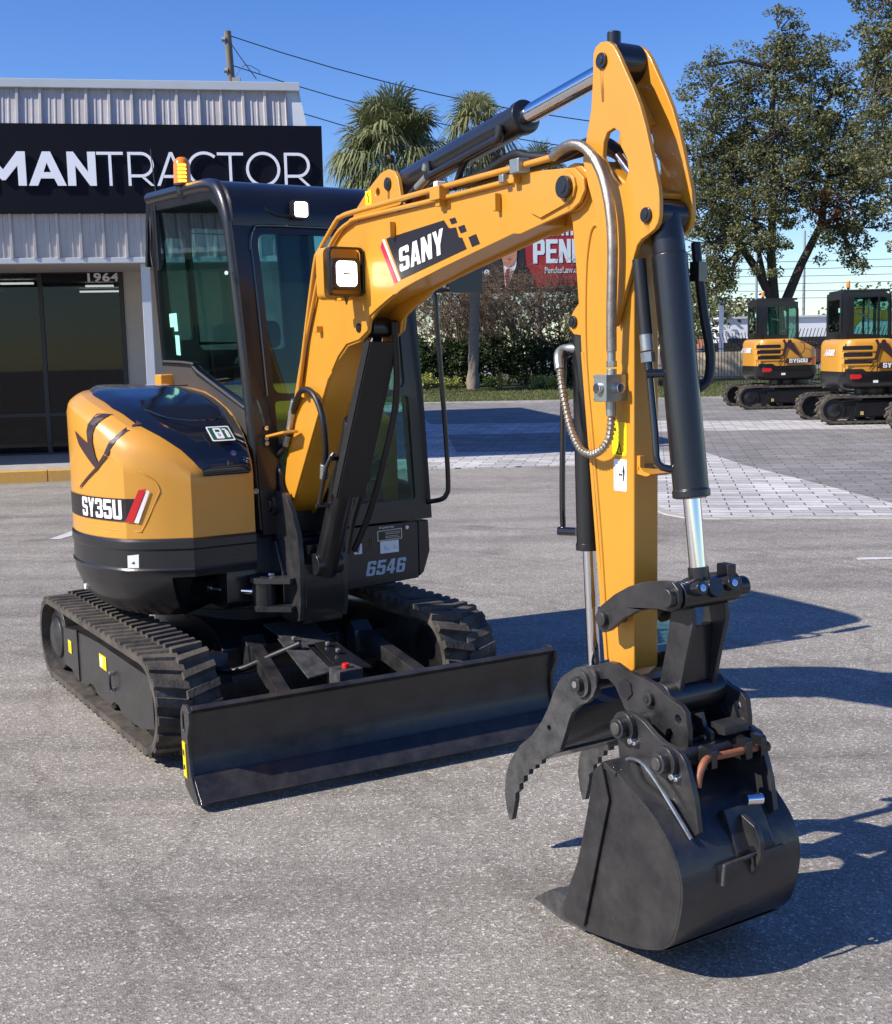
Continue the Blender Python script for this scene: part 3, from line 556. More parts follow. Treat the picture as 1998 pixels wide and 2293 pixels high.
for i, (x, w, h_) in enumerate([(-2.2, 1.0, 2.0), (-.75, .9, 2.3), (.5, .95, 1.9), (1.9, 1.0, 2.0), (3.2, 1.0, 2.1), (4.5, 1.0, 1.95), (5.8, .9, 1.7)]):
    bush(x, 46.6, w, .8, h_, HEDL, ['dark green hedge shrub nearest the cab grab rail', 'tall hedge shrub just left of the slender palm trunk', 'hedge shrub directly behind the slender palm trunk', 'dark hedge shrub just right of the slender palm trunk', 'hedge shrub behind the rightmost yellow flowering shrub', 'shaded hedge shrub left of the stick hoses', 'low dark hedge shrub beside the excavator stick'][i], n=70, s=.12, grp='dark hedge shrubs on the lawn', nm='hedge_shrub', per=60)
for i, (x, y, r, h_) in enumerate([(-.6, 44.6, .55, .6), (.25, 44.9, .5, .5), (1.9, 45.2, .4, .5), (3.55, 44.0, .55, .5), (3.95, 43.5, .35, .4)]):
    bush(x, y, r, .4, h_, YELL, ['yellow flowering shrub at the left end of the hedge', 'yellow flowering shrub left of the slender palm trunk', 'sparse yellow green shrub right of the slender palm trunk', 'largest yellow flowering shrub on the lawn edge', 'small yellow flowering shrub farthest right on the lawn'][i], n=24, s=.085, grp='low yellow shrubs before the hedge', nm='flowering_shrub', per=26)
# tangle of bare crape branches above the hedge
def bare(x, y, h_, spread, label, seed):
    z = gz(y); t = thing('bare_shrub', (x, y, z), label, 'shrub', group='leafless shrubs behind the hedge'); random.seed(seed); st = MB(); tw = MB()
    def grow(p, d, L, r, lvl):
        q = p + d * L; (st if lvl < 2 else tw).cyl(p, q, r, TWG, 5 if lvl < 2 else 4, r2=r * .7, cap=False)
        if lvl >= 5: return
        for k in range(3 if lvl < 4 else 4):
            dd_ = (d + rv() * (.75 if lvl < 3 else 1.1) + Vector((0, 0, -.08 * lvl))).normalized(); grow(q, dd_, L * random.uniform(.62, .86), r * .62, lvl + 1)
        if lvl > 2:
            for k in range(3): leaf(tw, q + rv() * .15, .07, TWG)
    for k in range(6): a = random.uniform(0, 6.28); grow(Vector((x + math.cos(a) * .3, y + math.sin(a) * .3, z)), Vector((math.cos(a) * spread, math.sin(a) * spread, 1)).normalized(), h_ * .30, .045, 0)
    L_(st.build('stems', t, smooth=0), t); L_(tw.build('twigs', t, smooth=0), t)
for i, (x, h_) in enumerate([(-.4, 4.6), (1.0, 4.9), (2.4, 5.3), (3.8, 5.6), (5.1, 5.2)]):
    bare(x, 48.6, h_, .45, ['brown leafless shrub behind the cab grab rail', 'brown leafless shrub just left of the slender palm trunk', 'tangled brown shrub right of the slender palm trunk', 'tallest tangled brown shrub below the billboard portrait', 'tangled brown shrub beside the excavator stick'][i], 20 + i)

# ---------------- billboard ----------------
BBT = thing('billboard', (6.5, 64, gz(60)), 'red roadside billboard with white lettering and a suited man, partly hidden', 'billboard')
BR = mat('billboard_red', (.32, .018, .024), .6); BD = mat('billboard_dark', (.015, .015, .02), .6); BWT = mat('billboard_white', (.62, .70, .78), .6); BSK = mat('billboard_skin', (.48, .22, .15), .6)
b = MB(); b.box((7.0, 64, 6.9), (11.2, .30, 3.4), BR); b.box((7.0, 63.93, 5.05), (11.3, .5, .22), BD); 
L_(b.build('panel', BBT), BBT)
fbd = lambda a, q, c: (a, 63.845 - c, q)
b = MB(); b.prism([(1.42, 5.21), (1.42, 8.58), (4.3, 8.58), (4.55, 5.21)], 0, .01, BD, fn=fbd)
b.prism([(2.45, 5.21), (2.7, 6.3), (3.15, 6.65), (3.35, 6.35), (3.62, 6.35), (3.85, 6.62), (4.55, 6.25), (5.0, 5.21)], .011, .02, DEC, fn=fbd)      # jacket
b.prism([(3.36, 5.21), (3.30, 6.35), (3.45, 6.55), (4.0, 6.72), (3.95, 6.3), (3.65, 5.6), (3.50, 5.21)], .021, .03, WHT, fn=fbd)    # shirt
b.prism([(3.42, 5.21), (3.36, 5.9), (3.46, 6.2), (3.62, 6.18), (3.58, 5.8), (3.56, 5.21)], .031, .038, BR, fn=fbd)          # tie
b.prism([(3.22, 6.7), (3.30, 6.38), (3.52, 6.25), (3.80, 6.36), (3.98, 6.7), (4.04, 7.3), (3.95, 7.8), (3.6, 7.98), (3.25, 7.8), (3.14, 7.25)], .04, .05, BSK, fn=fbd)
b.prism([(3.10, 7.3), (3.12, 7.95), (3.55, 8.2), (4.0, 8.0), (4.10, 7.35), (4.02, 7.5), (3.95, 7.78), (3.6, 7.92), (3.28, 7.8), (3.18, 7.5)], .051, .058, mat('grey_hair', (.25, .24, .23), .8), fn=fbd)
b.prism([(3.42, 6.72), (3.60, 6.68), (3.78, 6.72), (3.60, 6.62)], .051, .056, BR, fn=fbd); b.prism([(3.56, 6.95), (3.60, 7.2), (3.66, 6.95)], .051, .056, mat('billboard_skin_dark', (.30, .12, .08), .6), fn=fbd)
for x in (3.42, 3.78): b.prism(circ(x, 7.32, .045, 10), .051, .056, DEC, fn=fbd)
b.build('portrait', BBT, smooth=0).matrix_parent_inverse = Matrix.Translation(BBT.location).inverted()
b = MB()
block_text('PENDAS', lambda a, q, c: fbd(4.85 + a * 4.0, 6.42 + q * 1.22, .012 + c), BWT, b, .01, gap=.10)
b.cut()
text_mesh('PendasLaw.com', lambda a, q, c: fbd(5.45 + a * 2.1, 5.90 + q * .33, .012 + c), BWT, b, bold=.01, depth=.01)
for i in range(16): b.prism([(4.9 + i * .24, 7.82), (4.9 + i * .24, 8.05 + .12 * (i % 3 == 0)), (5.03 + i * .24, 8.05 + .12 * (i % 2)), (5.03 + i * .24, 7.82)], .012, .02, BWT, fn=fbd)
for x in (2.05, 2.42): b.prism(circ(x, 6.02, .15, 12), .012, .02, BWT, fn=fbd)
b.build('lettering', BBT, smooth=0).matrix_parent_inverse = Matrix.Translation(BBT.location).inverted()
for ch in BBT.children: ch.matrix_parent_inverse = Matrix.Translation(BBT.location).inverted()
b = MB(); b.cyl((7.4, 64.3, .6), (7.4, 64.3, 5.3), .35, STL, 16); L_(b.build('post', BBT), BBT)

# ---------------- fences, wall, far street ----------------
IRN = mat('black_iron', (.012, .012, .013), .45); CRM = mat('cream_stucco', (.70, .58, .42), .85, var=(1.2, .4, (.62, .50, .35)))
def fence(name, a, c, h_, gap, curve, label):
    A, C = Vector(a), Vector(c); n = int((C - A).length / gap); d = (C - A).normalized(); nr = Vector((d.y, -d.x, 0)); mb = MB()
    for i in range(n + 1):
        p = A + d * gap * i; z = gz(p.y)
        if curve: mb.tube([(p.x, p.y, z), (p.x, p.y, z + h_ * .72), tuple(p + nr * .10 + Vector((0, 0, z + h_ * .86))), tuple(p + nr * .34 + Vector((0, 0, z + h_)))], .013, IRN, 5, 2)
        else: mb.cyl((p.x, p.y, z), (p.x, p.y, z + h_), .012, IRN, 5)
    for f_ in (.16, .70): mb.cyl(A + Vector((0, 0, gz(A.y) + h_ * f_)), C + Vector((0, 0, gz(C.y) + h_ * f_)), .02, IRN, 6)
    return tag(mb.build(name, smooth=0), label, 'fence')
fence('iron_fence', (3.5, 47.2, 0), (11.2, 43.0, 0), 1.85, .115, True, 'black iron picket fence left of the parked excavators')
fence('iron_fence', (11.2, 43.0, 0), (24, 43.4, 0), 1.95, .13, True, 'black iron fence with curved tops between the parked excavators')
b = MB(); b.box((11.15, 50, gz(50) + .5), (2.5, .25, 1.15), CRM)
for x in (10.0, 10.9, 12.35): b.box((x, 49.85, gz(50) + .52), (.12, .06, 1.19), CRM)
tag(b.build('boundary_wall', bevel=.01), 'low cream wall standing behind the iron fence', 'wall')
b = MB(); WB = mat('white_siding', (.75, .77, .80), .6); b.box((30, 90, 2.2), (20, 6, 3.4), WB); b.box((30, 86.95, 1.7), (19, .1, 1.6), BRZ); b.box((30, 90, 3.95), (20.4, 6.4, .15), MTW)
for x in (22, 25, 28, 31, 34, 37): b.box((x, 86.85, 1.7), (.3, .12, 1.8), WB)
tag(b.build('white_warehouse', bevel=.02), 'long white low building on the horizon behind the fence', 'building')
b = MB(); b.box((21.3, 92, 1.9), (3.2, 5, 1.5), mat('brick_red_wall', (.30, .11, .07), .85)); b.box((21.3, 92, 2.72), (3.5, 5.4, .14), BRZ); b.box((21.0, 89.45, 1.6), (.9, .06, .8), BRZ); tag(b.build('brick_house', bevel=.02), 'small distant red brick house beyond the fence', 'house')
b = MB(); b.cyl((15.2, 66, .7), (15.2, 66, 4.4), .13, WB, 10); tag(b.build('white_post'), 'white post beyond the low cream wall', 'post')
def car(x, y, col, label, rz=0, white=False):
    z = .72; t = thing('parked_car', (x, y, z), label, 'car', rz=rz, group='cars on the far street'); pm = mat('car_paint_' + str(int(x * 10)), col, .3, coat=.7)
    mb = MB(); pr = [(-2.2, .35), (-2.25, .62), (-2.1, .85), (-1.3, .92), (-.75, 1.35), (-.4, 1.42), (.55, 1.40), (1.15, .95), (2.0, .82), (2.25, .60), (2.22, .32), (1.9, .25), (-1.9, .25)]
    mb.prism(pr, -.85, .85, pm); body = mb.build('body', t, bevel=.06)
    mb = MB(); gw = [(-1.12, .95), (-.70, 1.30), (-.38, 1.36), (.50, 1.34), (.98, .95)]; mb.prism(gw, -.858, .858, GLSD if not white else BRZ); mb.build('window', t)
    for wx in (-1.4, 1.4):
        for s in (-.80, .80): mb = MB(); mb.cyl((wx, s - .1, .32), (wx, s + .1, .32), .32, RUB, 18); mb.cyl((wx, s - .11, .32), (wx, s + .11, .32), .19, SIL, 14); mb.build('wheel', t)
car(16.6, 72, (.03, .035, .05), 'dark car parked beyond the wall, left one'); car(21.6, 73, (.10, .02, .03), 'dark maroon car beyond the wall, right one', rz=.1); car(8.6, 72, (.10, .22, .5), 'blue car glimpsed through the fence beside the stick', rz=.2)

# =====================================================================
# MAIN EXCAVATOR  (local axes: x = forward, y = its left, z = up)
# =====================================================================
EX = thing('mini_excavator', (-1.1796, 6.5671, 0), 'large yellow and black mini excavator in front with raised cranked boom, numbered 6546', 'excavator', .5558 - math.pi / 2)
def tr_solid(o): return o

def crv(P, n=4):
    q = []
    for i in range(len(P) - 1):
        p0, p1, p2, p3 = Vector(P[max(i - 1, 0)]), Vector(P[i]), Vector(P[i + 1]), Vector(P[min(i + 2, len(P) - 1)])
        for k in range(n): t = k / n; q.append(tuple(.5 * ((2 * p1) + (p2 - p0) * t + (2 * p0 - 5 * p1 + 4 * p2 - p3) * t * t + (3 * p1 - p0 - 3 * p2 + p3) * t ** 3)))
    return q + [P[-1]]
BLKM = mat('matt_black_plate', (.013, .012, .012), .5, bump=(120, .08))
# ---- crawler tracks ----
def stadium(x0, x1, r, zc, n=20):
    """closed path of (x,z, tangent)"""
    pts = []
    L = x1 - x0; k = 26
    for i in range(k): pts.append((x0 + L * i / k, zc + r))                     # top, rear->front
    for i in range(n): t = math.pi / 2 - math.pi * i / n; pts.append((x1 + r * math.cos(t), zc + r * math.sin(t)))
    for i in range(k): pts.append((x1 - L * i / k, zc - r))
    for i in range(n): t = -math.pi / 2 - math.pi * i / n; pts.append((x0 + r * math.cos(t), zc + r * math.sin(t)))
    return pts
def make_track(parent, v0, v1, x0, x1, Rr, nl, out, detail=True, belt=.03, mrub=None, msteel=None):
    """out: -1 when the outer side is at v0, +1 when at v1"""
    mrub = mrub or RUB; msteel = msteel or GRY
    zc = Rr + .004; w = v1 - v0; mb = MB()
    po = stadium(x0, x1, Rr - .022, zc); pi = stadium(x0, x1, Rr - .022 - belt, zc)
    rows = []
    for (a, b), (c, d) in zip(po, pi): rows.append([(a, v0, b), (a, v1, b), (c, v1, d), (c, v0, d)])
    rows.append(rows[0]); mb.grid([r + [r[0]] for r in rows], mrub)
    per = 2 * (x1 - x0) + 2 * math.pi * (Rr - .022); pitch = per / nl; Lx = x1 - x0; rr = Rr - .022
    def pos(s):
        s %= per
        if s < Lx: return (x0 + s, zc + rr, 0, 1)
        s -= Lx
        if s < math.pi * rr: t = math.pi / 2 - s / rr; return (x1 + rr * math.cos(t), zc + rr * math.sin(t), math.cos(t), math.sin(t))
        s -= math.pi * rr
        if s < Lx: return (x1 - s, zc - rr, 0, -1)
        s -= Lx; t = -math.pi / 2 - s / rr; return (x0 + rr * math.cos(t), zc + rr * math.sin(t), math.cos(t), math.sin(t))
    vm = (v0 + v1) / 2
    def lug(s, va, vb, skew, hw, hh):
        ring = []
        for v, sk in ((va, 0), ((va + vb) / 2, skew * .5), (vb, skew)):
            row = []
            for ds, e in ((-hw, -.002), (-hw * .72, hh), (hw * .72, hh), (hw, -.002)):
                x, z, nx, nz = pos(s + ds + sk); row.append((x + nx * e, v, z + nz * e))
            ring.append(row)
        vs = ring[0] + ring[1] + ring[2]
        fs = []
        for j in (0, 1):
            for k in range(4): a = j * 4 + k; b = j * 4 + (k + 1) % 4; fs.append([a, b, b + 4, a + 4])
        fs += [[0, 1, 2, 3], [11, 10, 9, 8]]; mb.add(vs, fs, mrub)
    for i in range(nl):
        s = i * pitch
        lug(s, v0 + .002, vm + .01, pitch * .42, pitch * .30, .014 if out < 0 else .026)
        lug(s + pitch * .5, v1 - .002, vm - .01, pitch * .42, pitch * .25, .030)
        if detail:      # drive ribs on the inside of the belt
            x, z, nx, nz = pos(s); e = -belt - .012
            mb.box((x + nx * e, vm, z + nz * e), (.03, .05, .03), mrub, Matrix.Rotation(math.atan2(nx, nz), 3, 'Y'))
    for k in range(2):          # scalloped outer rim cord
        pass
    tk = mb.build('crawler_track', parent, smooth=.5)
    # wheels and side frame
    vo = v0 if out < 0 else v1; s_ = 1 if out < 0 else -1
    r0 = Rr - .022 - belt
    b = MB(); b.cyl((x0, vo + s_ * .05, zc), (x0, vo + s_ * .25, zc), r0 - .012, msteel, 28)
    b.lathe((x0, vo + s_ * .05, zc), (x0, vo + s_ * .02, zc), [(0, r0 * .62), (.012, r0 * .60), (.03, r0 * .42), (.034, r0 * .2)], msteel, 24)
    for k in range(9):
        t = 2 * math.pi * k / 9; b.cyl((x0 + r0 * .5 * math.cos(t), vo + s_ * .048, zc + r0 * .5 * math.sin(t)), (x0 + r0 * .5 * math.cos(t), vo + s_ * .035, zc + r0 * .5 * math.sin(t)), .011, msteel, 6)
    b.build('sprocket', tk, bevel=.003 if detail else 0)
    b = MB(); b.cyl((x1, vo + s_ * .06, zc), (x1, vo + s_ * .24, zc), r0 - .004, msteel, 28); b.cyl((x1, vo + s_ * .03, zc), (x1, vo + s_ * .06, zc), r0 * .4, msteel, 20)
    b.build('idler', tk, bevel=.003 if detail else 0)
    for k in range(4):
        x = x0 + (x1 - x0) * (k + .9) / 4.9; b = MB(); b.cyl((x, vo + s_ * .06, zc - r0 + .065), (x, vo + s_ * .24, zc - r0 + .065), .062, msteel, 20)
        b.build('roller', tk)
    return tk, zc, r0
tkR, zc, r0 = make_track(EX, -.86, -.56, -.69, .955, .247, 56, -1)
b = MB()
b.prism([(-.45, .15), (-.43, .36), (-.20, .385), (.25, .405), (1.02, .40), (1.08, .34), (1.09, .17), (.90, .12), (.60, .12), (.55, .15), (.47, .15), (.42, .12), (.18, .12), (.13, .15), (.05, .15), (0, .12), (-.24, .12), (-.30, .15), (-.38, .15)], -.846, -.62, GRY)
b.prism([(-.16, .12), (-.16, .40), (-.13, .40), (-.13, .12)], -.853, -.846, GRY)
b.cyl((.50, -.87, .30), (.50, -.846, .30), .012, SIL, 10); b.cyl((.50, -.865, .22), (.50, -.846, .22), .010, SIL, 10)
b.tube([(.50, -.868, .30), (.515, -.872, .26), (.50, -.865, .22)], .006, HOSE, 8)
b.prism([(-.33, .24), (-.33, .31), (-.27, .31), (-.27, .24)], -.850, -.847, YST); b.prism([(.27, .285), (.27, .355), (.385, .355), (.385, .285)], -.850, -.847, YST)
b.prism([(.29, .295), (.29, .345), (.325, .345), (.325, .295)], -.852, -.850, WHT)
b.build('track_frame', tkR, bevel=.004)
tkL = tkR.copy(); COL.objects.link(tkL); tkL.parent = EX; tkL.scale = (1, -1, 1.07); tkL.location = (.12, 0, 0)
for ch in list(tkR.children):
    c = ch.copy(); COL.objects.link(c); c.parent = tkL

# ---- undercarriage ----
b = MB()
b.prism([(-.45, .24), (-.40, .46), (.30, .47), (.50, .44), (.62, .36), (.62, .22), (.3, .18), (-.3, .18)], -.33, .33, BLK)
for s in (-1, 1):
    b.prism([(-.40, .20), (-.36, .33), (-.12, .34), (-.08, .20)], s * .30, s * .64, BLK); b.prism([(.30, .20), (.34, .36), (.62, .35), (.66, .20)], s * .30, s * .64, BLK)
b.cyl((.10, 0, .44), (.10, 0, .57), .34, BLK, 40); b.cyl((.10, 0, .52), (.10, 0, .60), .40, BLK, 40)
b.build('undercarriage', EX, bevel=.006)

# ---- dozer blade ----
b = MB()
prof = [(1.60, .383), (1.575, .36), (1.548, .30), (1.538, .23), (1.542, .16), (1.560, .10), (1.575, .075), (1.655, .0), (1.635, -.012), (1.545, .075), (1.520, .10), (1.500, .16), (1.496, .23), (1.506, .31), (1.535, .375), (1.575, .395)]
b.prism(prof, -.845, .845, GRY)
bl = b.build('dozer_blade', EX, smooth=.35, bevel=.003)
b = MB(); b.prism([(1.552, .083), (1.563, .092), (1.668, .004), (1.655, -.008)], -.85, .85, GRY, fn=lambda a, q, c: (a + .012, c, q + .004)); b.build('cutting_edge', bl, bevel=.003)
for s in (-1, 1):
    b = MB(); o = [(1.455, .297), (1.470, .355), (1.505, .388), (1.560, .396), (1.598, .375), (1.600, .33), (1.560, .26), (1.562, .18), (1.575, .10), (1.665, .0), (1.600, -.012), (1.475, .02), (1.462, .105), (1.456, .234)]
    b.prism(o, s * .861, s * .845, GRY, holes=[rrect(1.492, .27, 1.522, .355, .0149, 4)]); pl = b.build('end_plate', bl, bevel=.004)
    b = MB(); b.prism([(1.482, .075), (1.482, .225), (1.525, .225), (1.530, .075)], s * .8615, s * .8655, YST)
    b.prism([(1.492, .17), (1.492, .195), (1.512, .19), (1.512, .165)], s * .8657, s * .867, DEC); b.prism([(1.492, .105), (1.492, .125), (1.512, .13), (1.512, .11)], s * .8657, s * .867, DEC)
    b.build('warning_sticker', pl)
b = MB()
for s in (-1, 1):
    b.cut(); q0_, q1_ = Vector((.60, s * .28, .35)), Vector((1.50, s * .36, .20)); d_ = (q1_ - q0_); b.box(tuple((q0_ + q1_) / 2), (d_.length, .065, .075), GRY, d_.to_track_quat('X', 'Z').to_matrix())
    b.prism([(.55, .25), (.55, .39), (.60, .42), (.66, .38), (.68, .27)], s * .28 - .05, s * .28 + .05, GRY)
b.build('blade_arm', bl, bevel=.003)
b = MB(); b.cyl((.55, .02, .40), (1.18, .02, .29), .050, BLK); b.cyl((1.18, .02, .29), (1.45, .02, .24), .026, CHR); b.box((1.47, .02, .235), (.10, .14, .12), BLK); b.build('blade_cylinder', EX, bevel=.003)
b = MB()        # stepped guard plates over the blade cylinder
def plate(pts, th, m): 
    n = (Vector(pts[1]) - Vector(pts[0])).cross(Vector(pts[2]) - Vector(pts[0])).normalized() * th
    vs = [Vector(p) for p in pts] + [Vector(p) + n for p in pts]; k = len(pts)
    b.add(vs, [list(range(k))[::-1], list(range(k, 2 * k))] + [[i, (i + 1) % k, k + (i + 1) % k, k + i] for i in range(k)], m)
plate([(.60, -.10, .46), (.60, .16, .46), (.92, .14, .40), (.92, -.08, .40)], .008, WORN)
plate([(.80, -.11, .425), (.80, .0, .425), (1.22, -.02, .335), (1.25, -.16, .33)], .008, WORN)
plate([(.92, .03, .405), (.92, .14, .40), (1.24, .18, .33), (1.20, .02, .335)], .008, BLK)
for q in ((.97, .08, .395), (1.06, .09, .378), (.86, -.05, .42)): b.cyl(q, (q[0] + .004, q[1], q[2] + .016), .011, SIL, 10)
b.tube([(.50, -.28, .40), (.62, -.40, .30), (.78, -.34, .29), (.88, -.18, .36), (.96, -.06, .42)], .017, HOSE)
b.tube([(.45, .18, .52), (.60, .22, .36), (.80, .20, .30), (1.1, .14, .28)], .013, HOSE)
b.box((1.36, -.02, .33), (.11, .12, .10), WORN); b.cyl((1.36, -.02, .37), (1.36, -.02, .40), .018, RED, 12)
b.build('cylinder_guard', EX, bevel=.002)

bl.rotation_euler = (.012, 0, -.09); bl.scale = (1, 1.03, 1); bl.location = Vector((1.6, -.86, 0)) - (Matrix.Rotation(-.09, 3, 'Z') @ Matrix.Rotation(.012, 3, 'X') @ Vector((1.6, -.86 * 1.03, 0)))
# ---- revolving body: lower black counterweight ring and skirt ----
def ring(k=1.0, r=.862, front=.70, rec=False):
    c = (.10, -.02); pts = [(front, -.160), (front, -.32), (front, -.481)] if not rec else [(.40, -.160), (.40, -.32), (.46, -.50)]
    a0 = math.degrees(math.atan2(-.578, .55)); rr0 = math.hypot(.55, .578)
    for i in range(0, 49):
        t = a0 - i * (226.0 / 48); w = min(i / 3, 1); q = rr0 * (1 - w) + r * w; pts.append((.10 + q * math.cos(R(t)), q * math.sin(R(t))))
    pts += [(.45, .80), (.45, -.155)]
    return [((x - c[0]) * k + c[0], (y - c[1]) * k + c[1]) for x, y in pts]
lv = [(.955, .985), (.952, 1.0), (.94, 1.012), (.905, 1.014), (.895, 1.006), (.81, 1.008), (.80, 1.016), (.79, 1.008), (.765, 1.003), (.759, 1.002), (.74, 1.0), (.66, .965), (.60, .915), (.555, .84), (.55, .5), (.55, .01)]
b = MB(); b.grid([[(x, y, z) for x, y in ring(k, front=.703, rec=(z < .76))] for z, k in lv], BLK, close=True)
cw = b.build('counterweight', EX, smooth=.42)
def oncyl(r, u0=.10): return lambda th, z, c=0: (u0 + (r + c) * math.cos(R(th)), (r + c) * math.sin(R(th)), z)
f = oncyl(.872)
def onhood(th, z, c=0):
    w = min(max((-math.degrees(math.atan2(.578, .55)) - th) / (3 * 226 / 48), 0), 1); r = .798 * (1 - w) + .864 * w + .0025 + c
    r0 = r; dd = 0.0
    while dd < .13 and z > .99 and S_(.10 + (r0 - dd - .0025) * math.cos(R(th)), (r0 - dd - .0025) * math.sin(R(th))) - (.036 if dd < .006 else .004) < z: dd += .002
    r = r0 - dd
    return (.10 + r * math.cos(R(th)), r * math.sin(R(th)), z + (.004 if dd else 0))
def patch(mb, poly, m, r, dr=.0015, nsub=1):
    def clip(P, x, keep):
        q = []
        for i in range(len(P)):
            a, c = P[i], P[(i + 1) % len(P)]; ia = (a[0] - x) * keep >= 0; ic = (c[0] - x) * keep >= 0
            if ia: q.append(a)
            if ia != ic: w = (x - a[0]) / (c[0] - a[0]); q.append((x, a[1] + (c[1] - a[1]) * w))
        return q
    def clipz(P, z, keep): return [(b_, a_) for a_, b_ in clip([(b_, a_) for a_, b_ in P], z, keep)]
    tr = tessellate_polygon([[Vector((a, c, 0)) for a, c in poly]])
    for t3 in tr:
        T3 = [poly[i] for i in t3]; x0 = math.floor(min(p[0] for p in T3) / 3) * 3
        while x0 < max(p[0] for p in T3):
            S3 = clip(clip(T3, x0, 1), x0 + 3, -1)
            z0 = math.floor(min([p[1] for p in S3] or [0]) / .03) * .03
            while S3 and z0 < max(p[1] for p in S3):
                Q3 = clipz(clipz(S3, z0, 1), z0 + .03, -1)
                if len(Q3) > 2: vs = [onhood(a, z, dr + r - .8735) for a, z in Q3]; mb.add(vs, [list(range(len(vs)))], m)
                z0 += .03
            x0 += 3
    return
def patch_old(mb, poly, m, r, dr=.0015, nsub=1):
    """polygon given in (angle, height), subdivided along the angle and laid on the curved side"""
    P = [Vector(p) for p in poly]; q = []
    for i in range(len(P)):
        a, c = P[i], P[(i + 1) % len(P)]; k = max(1, int(abs(c.x - a.x) / 2.0)); q += [tuple(a.lerp(c, j / k)) for j in range(k)]
    mb.prism(q, 0, dr, m, fn=lambda a, z, c: onhood(a, z, c + r - .8735))
b = MB(); patch(b, [(-60.4, .874), (-56.7, .880), (-56.9, .814), (-60.5, .814)], WHT, .8745); patch(b, [(-59.2, .835), (-58.2, .835), (-58.2, .848)], DEC, .877); b.build('white_sticker', cw)
b = MB(); b.box((.57, -.665, .865), (.03, .03, .05), CHR); b.cut(); b.cyl((.05, -.80, .66), (.05, -.842, .66), .016, WHT, 14); b.cut(); b.cyl((.70, -.26, .86), (.712, -.26, .86), .014, GRY, 12); b.build('latch', cw, bevel=.005)

# ---- yellow hood ----
def topz(u, v):
    T = [(-.8, 1.60), (-.6, 1.635), (-.3, 1.66), (0, 1.645), (.2, 1.60), (.35, 1.55), (.47, 1.49), (.56, 1.44), (.63, 1.375), (.67, 1.32), (.71, 1.262)]
    if u <= T[0][0]: z = T[0][1]
    else:
        z = T[-1][1]
        for (a, p), (c, q) in zip(T, T[1:]):
            if a <= u <= c: t = (u - a) / (c - a); z = p + (q - p) * t; break
    return z
def edist(u, v): return max(0, .865 - math.hypot(u - .10, v))
def S_(u, v):
    d = edist(u, v); return topz(u, v) - ((.065 + .07 * min(1, max(0, (u - .35) / .3))) * (1 - d / .10) ** 1.8 if d < .10 else 0)
RG = ring(1); cx, cy = .05, -.10
b = MB(); rows = []
rows.append([(x, y, .95) for x, y in RG]); rows.append([(x, y, .956) for x, y in ring(1.004)])
for fz in (.25, .5, .75, .9): rows.append([(x, y, .956 + (S_(x, y) - .06 - .956) * fz) for x, y in RG])
for k in (1, .99, .975, .955, .93, .9, .86, .8, .7, .5, .25, .02):
    row = []
    for x, y in RG:
        px, py = cx + (x - cx) * k, cy + (y - cy) * k; z = S_(px, py)
        if k == 1: z -= .035
        elif k == .99: z -= .008
        row.append((px, py, z))
    rows.append(row)
b.grid(rows, YEL2, close=True)
hood = b.build('engine_hood', EX, smooth=.27)
# pressed shoulder line, decals
b = MB(); b.tube([onhood(t, z, -.003) for t, z in [(-73.3, 1.391), (-66, 1.345), (-54.5, 1.275), (-50.5, 1.235), (-49.1, 1.19), (-49.9, 1.158), (-55.0, 1.005), (-57, .992), (-66, .995), (-78, .998)]], .0028, YEL2, 8, 5); b.build('pressed_ridge', hood)
b = MB()
patch(b, [(-73.8, 1.55), (-71.0, 1.545), (-72.3, 1.528), (-74.0, 1.476), (-74.8, 1.424), (-73.6, 1.356), (-71.6, 1.306), (-73.4, 1.288), (-84.2, 1.401), (-87.3, 1.469), (-77.5, 1.411), (-77.8, 1.463), (-76.7, 1.55)], BRN, .8735)
patch(b, [(-61.7, 1.515), (-59.2, 1.50), (-63.3, 1.44), (-66.8, 1.354), (-73.1, 1.282), (-85.9, 1.177), (-85.5, 1.192), (-73.7, 1.293), (-68.5, 1.365), (-66.1, 1.422), (-62.3, 1.496)], BRN, .8735)
b.build('ribbon_decal', hood, smooth=0)
b = MB(); patch(b, [(-100, 1.15), (-57.0, 1.15), (-60.4, 1.04), (-100, 1.04)], DEC, .8735); patch(b, [(-55.6, 1.192), (-53.2, 1.197), (-57.9, 1.036), (-60.4, 1.04)], RED, .8755); patch(b, [(-52.9, 1.193), (-52.1, 1.185), (-56.1, 1.032), (-57.6, 1.035)], WHT, .8755)
def tf(a, q, c): return onhood(-84.0 + a * 22.3, 1.049 + q * .094, c + .0015)
block_text('SY35U', tf, WHT, b, .0015)
b.build('model_decal', hood, smooth=0)

